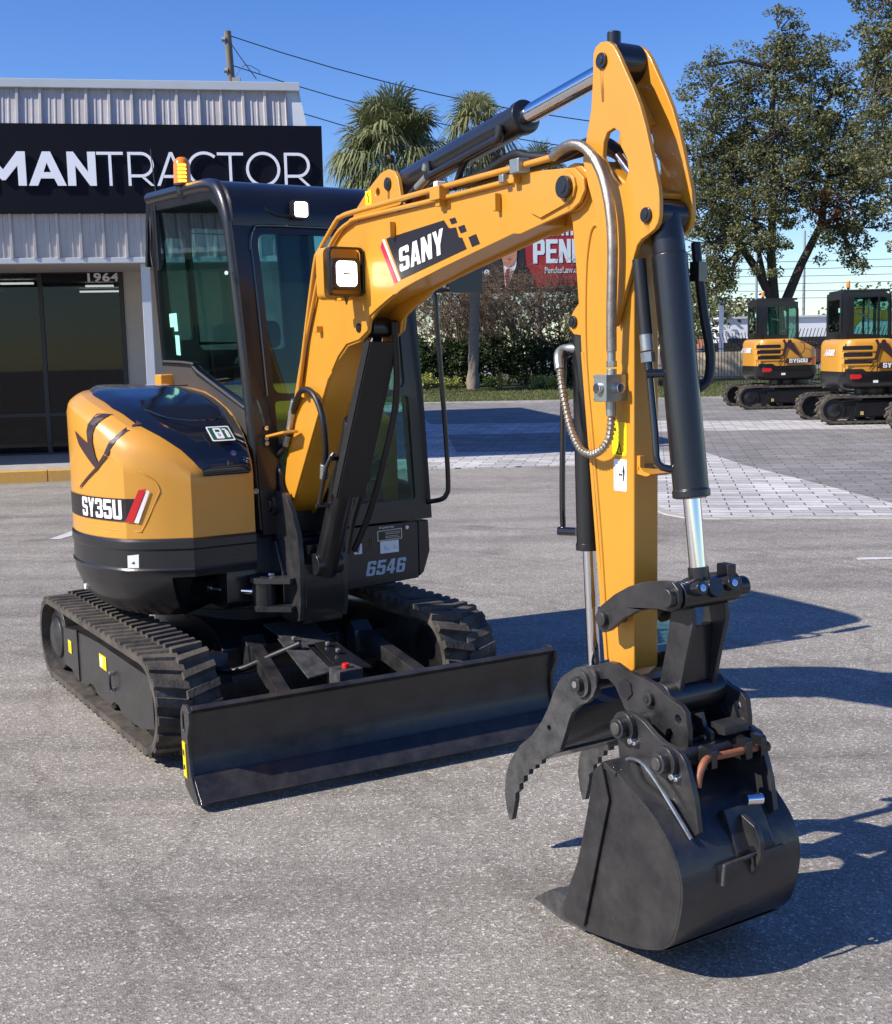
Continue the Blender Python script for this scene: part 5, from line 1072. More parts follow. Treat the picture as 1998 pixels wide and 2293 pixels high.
b = MB(); b.prism([(-.09, -.06), (-.09, .0), (.10, .03), (.13, .0), (.10, -.05)], -.006, .006, YEL, fn=lambda a, q, c: (.80 + a, -.03 + q * 1.0, 1.435 + c + a * .15)); b.cyl((.74, -.05, 1.42), (.74, -.05, 1.435), .008, DEC, 8); b.build('hose_bracket', boom, bevel=.002)

# ---- boom cylinder with guard ----
pb = Vector((1.547, .10, 1.925)); pl_ = Vector((.955, .10, .80)); dd = (pb - pl_).normalized()
b = MB(); b.cyl(pl_ - dd * .05, pl_ + dd * .78, .060, BLK, 28); b.cyl(pl_ + dd * .76, pl_ + dd * .80, .066, BLK, 28); b.cyl((pl_.x, .03, pl_.z), (pl_.x, .17, pl_.z), .055, BLK, 20); bcy = b.build('boom_cylinder', EX, bevel=.004)
b = MB(); b.cyl(pl_ + dd * .7, pb, .032, CHR, 20); b.cyl(pb - Vector((0, .045, 0)), pb + Vector((0, .045, 0)), .045, BLK, 20); b.build('piston_rod', bcy)
nn = Vector((dd.z, 0, -dd.x))
b = MB(); g0 = pl_ + dd * .44 + nn * .080; g1 = pb - dd * .03 + nn * .072
vs = []
for p, w in ((g0, .070), (g1, .066)):
    for s, e in ((-1, -.045), (-1, 0), (1, 0), (1, -.045)): vs.append(p + Vector((0, s * w, 0)) + nn * e)
vs2 = [v - nn * .006 if i % 4 in (1, 2) else v + Vector((0, .006 if i % 4 == 0 else -.006, 0)) for i, v in enumerate(vs)]
for i0, i1 in ((0, 1), (1, 2), (2, 3)):
    q = [vs[i0], vs[i1], vs[i1 + 4], vs[i0 + 4]]; n_ = (q[1] - q[0]).cross(q[3] - q[0]).normalized() * .006; b.add(q + [p + n_ for p in q], [[3, 2, 1, 0], [4, 5, 6, 7], [0, 1, 5, 4], [1, 2, 6, 5], [2, 3, 7, 6], [3, 0, 4, 7]], BLKM)
b.build('cylinder_guard', bcy, smooth=0)
b = MB(); b.tube([tuple(pl_ + dd * .62 + Vector((0, -.07, 0)) - nn * .03), tuple(pl_ + dd * .55 + Vector((0, -.10, 0)) - nn * .02), tuple(pl_ + dd * .35 + Vector((0, -.11, 0)) - nn * .00)], .010, BLK, 8); b.cyl(pl_ + dd * .35 + Vector((0, -.125, 0)), pl_ + dd * .35 + Vector((0, -.04, 0)), .011, BLK, 10); b.cyl(pl_ + dd * .61 + Vector((0, -.10, 0)), pl_ + dd * .61 + Vector((0, -.04, 0)), .012, BLKG, 10); b.build('oil_line', bcy)

# ---- arm cylinder ----
A0 = Vector((1.797, .10, 2.501)); A1 = Vector((3.178, .10, 2.696)); da = (A1 - A0).normalized(); na = Vector((-da.z, 0, da.x))
b = MB(); b.lathe(A0 + da * .02, A1, [(0, .045), (.03, .054), (.825, .054), (.830, .060), (.858, .060), (.862, .054), (.864, .034)], BLK, 32); b.cyl(A0 - Vector((0, .04, 0)), A0 + Vector((0, .04, 0)), .048, BLK, 24); ac = b.build('arm_cylinder', EX, bevel=.002)
b = MB(); b.cyl(A0 + da * .86, A1 - da * .03, .034, CHR, 24); b.build('piston_rod', ac)
b = MB(); b.cyl(A1 - Vector((0, .055, 0)), A1 + Vector((0, .055, 0)), .060, BLK, 24); b.cyl(A1, A1 - da * .07, .050, BLK, 20); b.cyl(A1 + Vector((-.01, -.02, .05)), A1 + Vector((-.01, -.02, .095)), .022, BLK, 14); b.build('rod_eye', ac, bevel=.004)
b = MB(); q0 = A0 + da * .30 - na * .050 + Vector((0, -.055, 0)); q1 = A0 + da * .74 - na * .050 + Vector((0, -.055, 0)); b.cyl(q0, q1, .015, BLK, 12); b.tube([tuple(q1), tuple(q1 + da * .04), tuple(q1 + da * .055 + na * .04)], .017, BLK, 10); b.cyl(q0 + na * .01, q0 + na * .055, .011, BLK, 10); b.cyl(q0 - da * .03 + na * .03, q0 - da * .015 + na * .05, .016, SIL, 10)
b.cyl(q0 - da * .10 - na * .02, q0 - da * .02, .017, SIL, 12); b.tube([tuple(q0 - da * .10 - na * .02), tuple(q0 - da * .2 - na * .05), tuple(q0 - da * .26 - na * .10)], .017, HOSE, 10); b.build('oil_line', ac)
b = MB(); b.cut(); b.tube([(2.15, .08, 2.44), (2.40, .09, 2.46), (2.60, .09, 2.50), (2.70, .09, 2.48), (2.85, .10, 2.46), (3.05, .10, 2.48), (3.18, .10, 2.42), (3.26, .10, 2.33)], .018, HOSE, 10); b.cut(); b.tube([(2.15, .12, 2.45), (2.6, .13, 2.45), (3.0, .13, 2.46), (3.16, .13, 2.40), (3.24, .13, 2.30)], .016, HOSE, 10)
b.cut(); b.tube([(2.22, .08, 2.43), (2.30, .08, 2.52), (2.38, .09, 2.56)], .013, HOSE, 10); b.build('boom_top_hose', EX)
b = MB(); b.cyl((3.19, .075, 2.41), (3.27, .075, 2.33), .014, CHR, 12); b.cut(); b.cyl((3.23, .115, 2.44), (3.30, .115, 2.37), .012, CHR, 12); b.build('steel_coupling', EX)

# ---- stick (dipper arm) ----
V0, V1 = .048, .152
b = MB()
so2 = [(2.988, 2.222), (3.005, 2.082), (3.019, 1.939), (3.036, 1.726), (3.060, 1.525), (3.090, 1.324), (3.121, 1.042), (3.150, .80), (3.19, .74), (3.25, .735), (3.293, .773), (3.293, 1.068), (3.294, 1.342), (3.296, 1.933), (3.298, 2.200), (3.29, 2.29), (3.25, 2.325), (3.143, 2.40), (3.05, 2.41), (2.97, 2.38), (2.945, 2.32)]
b.prism(so2, V0, V1, YEL)
b.cyl((3.013, V0 - .012, 2.333), (3.013, V1 + .012, 2.333), .078, YEL, 32)
stick = b.build('stick', EX, bevel=.006)
b = MB()
eo = [(3.2, 2.75), (3.166, 2.754), (3.142, 2.744), (3.131, 2.726), (3.129, 2.658), (3.119, 2.559), (3.089, 2.459), (3.075, 2.411), (3.100, 2.33), (3.127, 2.264), (3.150, 2.152), (3.175, 2.014), (3.233, 1.875), (3.27, 1.955), (3.307, 2.039), (3.324, 2.09), (3.338, 2.12), (3.36, 2.137), (3.395, 2.15), (3.419, 2.162), (3.432, 2.178), (3.438, 2.198), (3.438, 2.241), (3.434, 2.28), (3.419, 2.33), (3.399, 2.396), (3.376, 2.468), (3.349, 2.536), (3.317, 2.595), (3.281, 2.653), (3.249, 2.706), (3.229, 2.731)]
es = [(3.198, 2.476), (3.231, 2.484), (3.256, 2.47), (3.262, 2.45), (3.262, 2.425), (3.290, 2.386), (3.298, 2.346), (3.284, 2.317), (3.255, 2.304), (3.213, 2.347), (3.176, 2.405), (3.182, 2.45)]
for s in (.025, .157):
    b.cut(); b.prism(eo, s, s + .018, YEL, holes=[es])
b.cut()
b.prism([(3.19, 2.60), (3.20, 2.625), (3.28, 2.50), (3.265, 2.49)], .043, .157, YEL); b.cut(); b.prism([(3.285, 2.26), (3.30, 2.30), (3.40, 2.27), (3.39, 2.255)], .043, .157, YEL)
b.build('cross_plate', stick, bevel=.004)
b = MB()
b.prism([(3.024, 1.968), (2.985, 1.935), (2.962, 1.905), (2.964, 1.880), (2.986, 1.860), (3.023, 1.855), (3.04, 1.86), (3.04, 1.97)], .052, .070, YEL); b.cut(); b.prism([(3.024, 1.968), (2.985, 1.935), (2.962, 1.905), (2.964, 1.880), (2.986, 1.860), (3.023, 1.855), (3.04, 1.86), (3.04, 1.97)], .130, .148, YEL); b.build('thumb_lug', stick, bevel=.003)
b = MB()
for u, z, r, v0, v1 in ((3.178, 2.696, .024, .016, .186), (3.384, 2.205, .023, .016, .184), (2.988, 1.900, .020, .044, .156)):
    b.cut(); b.cyl((u, v0, z), (u, v1, z), r, BLK, 24); b.cyl((u, v0 - .003, z), (u, v0, z), r * .5, BLK, 14)
b.build('pivot_pin', stick, bevel=.003)
STN = bpy.data.materials.new('rust_streak'); STN.use_nodes = True; t_ = STN.node_tree; t_.nodes['Principled BSDF'].inputs['Base Color'].default_value = (.16, .07, .02, 1); t_.nodes['Principled BSDF'].inputs['Roughness'].default_value = .7
n_ = N(t_, 'ShaderNodeTexNoise', Scale=60.0, Detail=5.0); r_ = N(t_, 'ShaderNodeMapRange'); r_.inputs[1].default_value = .45; r_.inputs[2].default_value = .8; r_.inputs[4].default_value = .55; tc_ = N(t_, 'ShaderNodeTexCoord'); m_ = N(t_, 'ShaderNodeMapping'); m_.inputs['Scale'].default_value = (1, 1, .18)
t_.links.new(tc_.outputs['Object'], m_.inputs[0]); t_.links.new(m_.outputs[0], n_.inputs['Vector']); t_.links.new(n_.outputs[0], r_.inputs[0]); t_.links.new(r_.outputs[0], t_.nodes['Principled BSDF'].inputs['Alpha'])
b = MB()
for u, z, L_0 in ((3.178, 2.672, .10), (3.384, 2.182, .05)): b.cut(); b.prism([(u - .014, z), (u + .014, z), (u + .007, z - L_0), (u - .003, z - L_0)], .0242, .0248, STN)
b.build('rust_streak', stick, smooth=0)
b = MB(); b.prism([(2.998, 2.297), (3.028, 2.297), (3.020, 2.27), (3.006, 2.27)], .0038, .0046, STN); b.cut(); b.prism([(1.785, 2.475), (1.809, 2.475), (1.802, 2.42), (1.792, 2.42)], .0288, .0296, STN); b.build('rust_streak', boom, smooth=0)
# welded side ribs
b = MB(); b.tube([(3.132, V0, 2.197), (3.116, V0, 2.205), (3.098, V0, 2.198), (3.082, V0, 2.17), (3.066, V0, 2.10), (3.058, V0, 2.0), (3.056, V0, 1.85), (3.066, V0, 1.70), (3.098, V0, 1.45), (3.128, V0, 1.2), (3.155, V0, .9)], .0075, YEL, 8, 5)
b.prism([(3.036, 1.80), (3.050, 1.80), (3.10, 1.38), (3.148, .95), (3.165, .78), (3.150, .775), (3.121, 1.042), (3.090, 1.324)], V0 - .006, V0 + .002, YEL); b.build('side_rib', stick, bevel=.002)
b = MB(); b.prism([(3.294, 1.41), (3.335, 1.405), (3.355, 1.41), (3.355, 1.415), (3.325, 1.42), (3.30, 1.44)], .06, .16, YEL); b.box((3.300, .07, 1.445), (.02, .02, .05), YEL); b.build('hose_rest', stick, bevel=.003)
b = MB(); fst = lambda a, q, c: (a, V0 - .0005 - c, q)
b.prism(rrect(3.19, 1.465, 3.262, 1.575, .014), 0, .001, YST, fn=fst); b.prism([(3.212, 1.470), (3.226, 1.512), (3.240, 1.470)], .0012, .0018, DEC, fn=fst, holes=[[(3.218, 1.474), (3.226, 1.500), (3.234, 1.474)]])
b.prism([(3.200, 1.545), (3.206, 1.560), (3.212, 1.545)], .0012, .0018, DEC, fn=fst)
b.cut(); b.prism(rrect(3.198, 1.352, 3.262, 1.455, .006), 0, .001, WHT, fn=fst); b.prism([(3.244, 1.385), (3.244, 1.41), (3.241, 1.415), (3.248, 1.44), (3.252, 1.415), (3.248, 1.385)], .0012, .0018, DEC, fn=fst); b.prism([(3.222, 1.405), (3.228, 1.411), (3.228, 1.407), (3.236, 1.407), (3.236, 1.411), (3.241, 1.405), (3.236, 1.399), (3.236, 1.403), (3.228, 1.403), (3.228, 1.399)], .0012, .0018, DEC, fn=fst)
for a in (3.205, 3.213): b.prism([(a, 1.383), (a, 1.43), (a + .0015, 1.43), (a + .0015, 1.383)], .0012, .0018, DEC, fn=fst)
b.build('warning_sticker', stick)
# ---- auxiliary hoses and valve on the stick ----
b = MB(); b.tube([(2.953, -.002, 2.437), (3.0, -.006, 2.452), (3.059, -.012, 2.458), (3.12, -.015, 2.445), (3.18, -.018, 2.405), (3.225, -.018, 2.345), (3.250, -.015, 2.27), (3.262, -.012, 2.19), (3.264, -.010, 2.10), (3.258, -.008, 2.0), (3.250, -.004, 1.90), (3.245, .0, 1.80)], .0165, SSH, 14, 6)
b.build('braided_hose', EX)
b = MB(); b.tube([(3.230, .012, 1.60), (3.228, .008, 1.55), (3.224, .004, 1.52), (3.191, .0, 1.485), (3.136, .0, 1.468), (3.080, .0, 1.485), (3.035, .0, 1.545), (3.005, .0, 1.626), (2.985, .0, 1.696), (2.966, .01, 1.745), (2.945, .02, 1.785)], .0140, SSH, 12, 6, rib=.0145); b.build('coiled_hose', EX, smooth=.3)
b = MB(); b.tube([(2.968, .006, 1.742), (2.945, .02, 1.785), (2.935, .04, 1.806), (2.95, .06, 1.812), (2.985, .08, 1.81)], .0165, SIL, 12, 6); b.cut(); b.cyl((3.245, .0, 1.80), (3.245, .0, 1.765), .0135, SIL, 12); b.cyl((3.245, .0, 1.770), (3.245, .0, 1.75), .0175, SIL, 6); b.cyl((3.245, .0, 1.745), (3.245, .0, 1.72), .016, SIL, 12); b.cut(); b.cyl((3.230, .008, 1.66), (3.230, .01, 1.595), .0165, SIL, 12); b.build('hose_fitting', EX, bevel=.002)
b = MB(); b.box((3.232, .005, 1.685), (.062, .085, .085), SIL)
for du in (-.028, .028):
    for dz in (-.036, .036): b.cyl((3.232 + du * .0 - .03, .005 + du, 1.685 + dz), (3.232 - .045, .005 + du, 1.685 + dz), .006, SIL, 8)
b.cyl((3.232, -.038, 1.685), (3.232, -.052, 1.685), .018, CHR, 12); b.cyl((3.262, .010, 1.685), (3.280, .010, 1.685), .016, CHR, 12); b.build('diverter_valve', EX, bevel=.006)

# ---- bucket cylinder ----
B0 = Vector((3.384, .10, 2.205)); B1 = Vector((3.540, .10, 1.070)); db = (B1 - B0).normalized()
b = MB(); b.lathe(B0 + db * .10, B1, [(0, .040), (.02, .0545), (.735, .0545), (.740, .058), (.760, .058), (.764, .046), (.766, .030)], BLK, 32); b.cyl(B0 - Vector((0, .052, 0)), B0 + Vector((0, .052, 0)), .048, BLK, 24); b.cyl(B0, B0 + db * .12, .050, BLK, 24); bkc = b.build('bucket_cylinder', EX, bevel=.002)
b = MB(); b.cyl(B0 + db * .86, B1 - db * .02, .027, CHR, 24); b.cyl(B1 - db * .07, B1 - db * .01, .032, BLK, 20); b.build('piston_rod', bkc)
sv_ = Vector((-.055, -.075, 0))
b = MB(); b.cyl(B0 + db * .13 + sv_, B0 + db * .36 + sv_, .021, HOSE, 14, r2=.021); bb_ = B0 + db * .36 + sv_; b.cyl(bb_, bb_ + db * .05, .020, SIL, 12); b.cyl(bb_ + db * .055, bb_ + db * .085, .022, SIL, 6); b.cyl(bb_ + db * .085, bb_ + db * .11, .013, BLKG, 12); b.cyl(bb_ + db * .12 + Vector((0, -.012, 0)), bb_ + db * .12 + Vector((.03, .03, 0)), .014, BLKG, 12)
b.tube([tuple(bb_ + db * .11), tuple(bb_ + db * .30), tuple(bb_ + db * .395), tuple(bb_ + db * .415 + Vector((.03, .035, 0))), tuple(bb_ + db * .415 + Vector((.05, .06, 0)))], .0115, BLKG, 10, 3)
e = Vector((.02, .095, 0)); b.tube([tuple(B0 + db * .08 + e), tuple(B0 + db * .16 + e), tuple(B0 + db * .30 + e * 1.05), tuple(B0 + db * .42 + e * 1.15), tuple(B0 + db * .50 + e), tuple(B0 + db * .53 + e * .6)], .015, HOSE, 10, 5); b.box(tuple(B0 + db * .17 + e), (.04, .035, .06), BLKG); b.build('oil_line', bkc)
# ---- thumb cylinder ----
T0 = Vector((2.988, .10, 1.900)); T1 = Vector((3.150, .10, .690)); dt = (T1 - T0).normalized()
b = MB(); TA = Vector((2.975, .10, 1.86)); 
b.cyl((2.980, .10, 1.88), (2.999, .10, 1.13), .041, BLK, 24); b.cyl((2.998, .10, 1.15), (2.999, .10, 1.125), .044, BLK, 24); b.cyl((2.988, .062, 1.90), (2.988, .138, 1.90), .035, BLK, 20); tc = b.build('thumb_cylinder', EX, bevel=.002)
b = MB(); b.cyl((2.999, .10, 1.15), (3.025, .10, .70), .022, CHR, 20); b.cyl((3.025, .06, .70), (3.025, .14, .70), .032, GRY, 18); b.build('piston_rod', tc)
b = MB(); b.cyl((2.955, .06, 1.81), (2.925, .065, 1.80), .022, BLK, 12); b.tube([(2.93, .055, 1.79), (2.92, .055, 1.60), (2.912, .055, 1.3), (2.908, .06, 1.20)], .010, BLKG, 8, 3); b.cyl((2.90, .045, 1.185), (2.955, .08, 1.185), .015, BLKG, 12); b.build('oil_line', tc)

# ---- bucket links ----
b = MB(); lk = [(3.201, .96), (3.225, .986), (3.29, 1.032), (3.357, 1.067), (3.426, 1.092), (3.509, 1.108), (3.560, 1.112), (3.585, 1.092), (3.588, 1.06), (3.575, 1.030), (3.554, 1.019), (3.501, 1.017), (3.451, 1.01), (3.4, .994), (3.334, .959), (3.266, .908), (3.234, .896), (3.206, .909)]
for s in (-.032, .214): b.cut(); b.prism(lk, s, s + .020, GRY)
b.cut()
b.cyl((3.239, -.05, .944), (3.239, .25, .944), .024, GRY, 20); b.cyl((3.551, -.055, 1.064), (3.551, .255, 1.064), .030, GRY, 24)
lk_o = b.build('side_link', EX, bevel=.004)
b = MB(); b.cyl((3.551, -.008, 1.064), (3.551, .212, 1.064), .045, BLK, 28)
for v in (.035, .165): b.cyl((3.585, v, 1.085), (3.618, v, 1.095), .022, BLK, 14); b.cyl((3.617, v, 1.095), (3.622, v, 1.097), .012, CHR, 10)
b.cyl((3.58, .10, 1.08), (3.61, .10, 1.09), .030, BLK, 18, cap=True); b.box((3.545, .205, 1.115), (.05, .035, .05), GRY); b.cyl((3.551, .236, 1.064), (3.551, .275, 1.064), .031, BLK, 20)
b.build('rod_knuckle', EX, bevel=.004)
b = MB(); hk = [(3.50, 1.04), (3.585, 1.03), (3.590, .98), (3.56, .87), (3.535, .76), (3.52, .715), (3.46, .705), (3.435, .73), (3.45, .80), (3.475, .90)]
for s in (.030, .168): b.prism(hk, s - .008, s + .010, GRY)
b.prism([(3.49, .73), (3.515, .955), (3.535, .955), (3.515, .73)], .040, .160, BLK); b.cyl((3.49, -.02, .73), (3.49, .22, .73), .055, BLK, 24)
b.build('h_link', EX, bevel=.004)

# ---- quick coupler ----
b = MB(); cp = [(3.172, .766), (3.218, .791), (3.262, .806), (3.301, .808), (3.348, .795), (3.414, .79), (3.478, .782), (3.545, .752), (3.600, .740), (3.622, .722), (3.632, .665), (3.630, .602), (3.567, .600), (3.449, .615), (3.385, .655), (3.345, .668), (3.322, .700), (3.295, .735), (3.262, .750), (3.20, .735)]
for s in (-.035, .215): b.prism(cp, s, s + .020, GRY, holes=[circ(3.588, .697, .014, 14), [(3.527, .618), (3.560, .612), (3.572, .640), (3.558, .660), (3.540, .655)]])
b.prism([(3.42, .60), (3.43, .64), (3.60, .63), (3.60, .60)], -.0145, .2145, BLK)
b.cyl((3.461, -.050, .732), (3.461, .250, .732), .024, GRY, 24); b.cyl((3.461, -.053, .732), (3.461, -.050, .732), .012, BLKG, 14)
b.cyl((3.351, -.040, .736), (3.351, .240, .736), .034, BLK, 6)
b.cyl((3.185, -.05, .735), (3.185, .25, .735), .040, GRY, 24)
b.prism([(3.56, .565), (3.56, .69), (3.585, .70), (3.60, .66), (3.63, .645), (3.63, .58)], .06, .075, GRY); b.prism([(3.56, .565), (3.56, .69), (3.585, .70), (3.60, .66), (3.63, .645), (3.63, .58)], .20, .214, GRY)
b.prism([(3.60, .635), (3.60, .67), (3.66, .665), (3.66, .64)], .09, .19, GRY)
qc = b.build('quick_coupler', EX, bevel=.004)
b = MB(); b.tube([(3.712, -.072, .528), (3.708, -.062, .560), (3.702, -.040, .590), (3.695, -.01, .600), (3.693, .06, .597), (3.690, .22, .590)], .0115, ORG, 12, 5)
for v_ in (-.015, .13, .19): b.prism(rrect(3.655, .565, 3.712, .632, .012), v_, v_ + .022, BLK)
b.cyl((3.692, .21, .589), (3.692, .235, .588), .017, mat('dark_rust', (.09, .03, .02), .6), 12)
b.build('locking_bar', qc)

# ---- thumb ----
b = MB(); th = [(3.086, .742), (3.113, .758), (3.147, .764), (3.193, .771), (3.219, .753), (3.223, .716), (3.205, .68), (3.173, .652), (3.136, .634), (3.093, .599), (3.074, .564), (3.059, .524), (3.023, .446), (2.963, .411), (2.92, .383), (2.917, .368), (2.88, .356), (2.88, .34), (2.843, .329), (2.84, .307), (2.808, .293), (2.807, .27), (2.78, .255), (2.779, .232), (2.754, .211), (2.753, .184), (2.729, .103), (2.712, .098), (2.696, .136), (2.684, .2), (2.694, .263), (2.724, .328), (2.786, .401), (2.862, .46), (2.92, .525), (2.956, .578), (2.992, .649), (3.033, .707)]
for s in (-.052, .290): b.prism(th, s, s + .020, WORN, holes=[circ(2.963, .510, .012, 12)])
b.prism([(3.00, .60), (3.03, .64), (3.075, .60), (3.045, .52), (3.00, .445), (2.96, .425), (2.95, .44), (2.98, .50)], -.0315, .2895, BLK)
b.prism([(2.86, .375), (2.955, .43), (2.965, .415), (2.87, .36)], -.0315, .2895, BLK)
b.cyl((3.150, -.085, .713), (3.150, .335, .713), .026, GRY, 24); b.cyl((3.150, -.065, .713), (3.150, -.053, .713), .046, WORN, 28); b.cyl((3.150, -.032, .713), (3.150, -.008, .713), .052, WORN, 28); b.cyl((3.150, -.088, .713), (3.150, -.085, .713), .012, CHR, 12)
b.build('thumb', EX, bevel=.004)

# ---- bucket ----
KV0, KV1 = -.20, .285
bs = [(3.408, .526), (3.440, .556), (3.483, .551), (3.545, .503), (3.639, .464), (3.697, .420), (3.745, .372), (3.772, .313), (3.779, .261), (3.770, .19), (3.748, .12), (3.715, .078), (3.659, .048), (3.579, .021), (3.474, .001), (3.341, -.022), (3.236, -.022), (3.225, .01), (3.274, .098), (3.321, .198), (3.356, .321), (3.386, .44), (3.397, .501)]
b = MB()
bs = bs[:2] + crv(bs[2:18]) + bs[18:]
for s in (KV0, KV1 - .014): b.prism(bs, s, s + .014, GRY)
shell = [(3.420, .545), (3.455, .557), (3.545, .515), (3.640, .470), (3.702, .424), (3.752, .372), (3.779, .313), (3.787, .261), (3.778, .19), (3.756, .118), (3.722, .072), (3.664, .041), (3.582, .013), (3.474, -.008), (3.341, -.030), (3.236, -.030)]
shell = crv(shell)
def offs(P, d):
    q = []
    for i in range(len(P)):
        a = Vector(P[max(i - 1, 0)]); c = Vector(P[min(i + 1, len(P) - 1)]); t = (c - a).normalized(); q.append((P[i][0] - t.y * -d, P[i][1] + t.x * -d))
    return q
b.prism(shell + offs(shell, .012)[::-1], KV0 + .001, KV1 - .001, GRY)
bk = b.build('bucket', EX, bevel=.004, smooth=.5)
b = MB(); b.prism([(3.41, .53), (3.45, .557), (3.50, .54), (3.50, .525), (3.45, .535), (3.415, .515)], KV0 - .006, KV0, GRY)
b.prism([(3.240, -.015), (3.348, -.012), (3.475, .448), (3.440, .553), (3.408, .526), (3.397, .501), (3.386, .44), (3.356, .321), (3.321, .198), (3.274, .098)], KV0 - .012, KV0 - .001, GRY); b.cut(); b.prism([(3.240, -.015), (3.348, -.012), (3.475, .448), (3.440, .553), (3.408, .526), (3.397, .501), (3.386, .44), (3.356, .321), (3.321, .198), (3.274, .098)], KV1 + .001, KV1 + .012, GRY)
b.build('side_cutter', bk, bevel=.004)
be = [(3.400, .53), (3.545, .505), (3.733, .388), (3.751, .408), (3.735, .505), (3.716, .556), (3.696, .605), (3.675, .625), (3.640, .636), (3.600, .640), (3.560, .655), (3.517, .680), (3.477, .695), (3.442, .697), (3.412, .685), (3.395, .655), (3.388, .62), (3.392, .58)]
b = MB()
for s in (-.105, .205): b.prism(be, s, s + .020, GRY)
for u, z in ((3.438, .650), (3.622, .590)):
    b.cyl((u, -.150, z), (u, .270, z), .032, GRY, 28); b.cyl((u, -.156, z), (u, -.150, z), .020, WORN, 22); b.cyl((u, -.125, z), (u, -.104, z), .048, GRY, 28); b.cyl((u, .224, z), (u, .245, z), .048, GRY, 28)
    b.cyl((u + .035, -.128, z - .035), (u + .035, -.104, z - .035), .012, CHR, 6)
    b.cyl((u + .048, -.122, z - .040), (u + .048, -.104, z - .040), .009, CHR, 6)
b.build('bucket_ear', bk, bevel=.004)
b = MB(); b.tube([(3.440, -.126, .540), (3.479, -.128, .562), (3.525, -.130, .566), (3.56, -.130, .552), (3.62, -.130, .508), (3.748, -.130, .396)], .0062, EDG, 8, 4); b.build('highlight_strip', bk)  # pale strip painting the sun highlight along the ear plate edge
for i in range(5):
    v = KV0 + .035 + i * .104; b = MB()
    b.prism([(3.035, -.050), (3.09, -.012), (3.135, .018), (3.20, .040), (3.245, .036), (3.285, .012), (3.34, .004), (3.34, -.040), (3.215, -.050), (3.15, -.052)], v - .034, v + .034, WORN, fn=lambda a, q, c, v=v: (a, v + (c - v) * (1 if a > 3.19 else (.8 if a > 3.1 else .45)), q + .004)); b.build('tooth', bk, bevel=.004)
b = MB(); lowp = crv([(3.715, .0600), (3.664, .0395), (3.582, .0115), (3.474, -.0095), (3.341, -.0315), (3.245, -.0315)]); b.prism(lowp + [(x, z - .002) for x, z in lowp[::-1]], KV0 + .01, KV1 - .01, mat('ground_in_dirt', (.10, .065, .035), .8, var=(12, .9, (.02, .018, .017)), bump=(60, .4))); b.build('worn_underside', bk, smooth=0)
b = MB()        # lifting eye and welded plate on the back of the bucket
b.prism([(3.745, .425), (3.80, .405), (3.822, .37), (3.826, .32), (3.812, .285), (3.780, .24), (3.765, .30), (3.755, .37)], .070, .090, GRY, holes=[circ(3.795, .325, .016, 14)])
b.prism([(3.70, .430), (3.725, .445), (3.785, .33), (3.772, .30)], .02, .17, GRY)
b.build('lifting_eye', bk, bevel=.004)
b = MB(); b.tube([(3.800, -.055, .255), (3.800, -.050, .305), (3.800, -.04, .315), (3.800, .06, .318), (3.800, .20, .320)], .0055, WORN, 8, 3); b.cyl((3.735, .10, .46), (3.745, .155, .455), .018, CHR, 14); b.build('retaining_pin', bk)
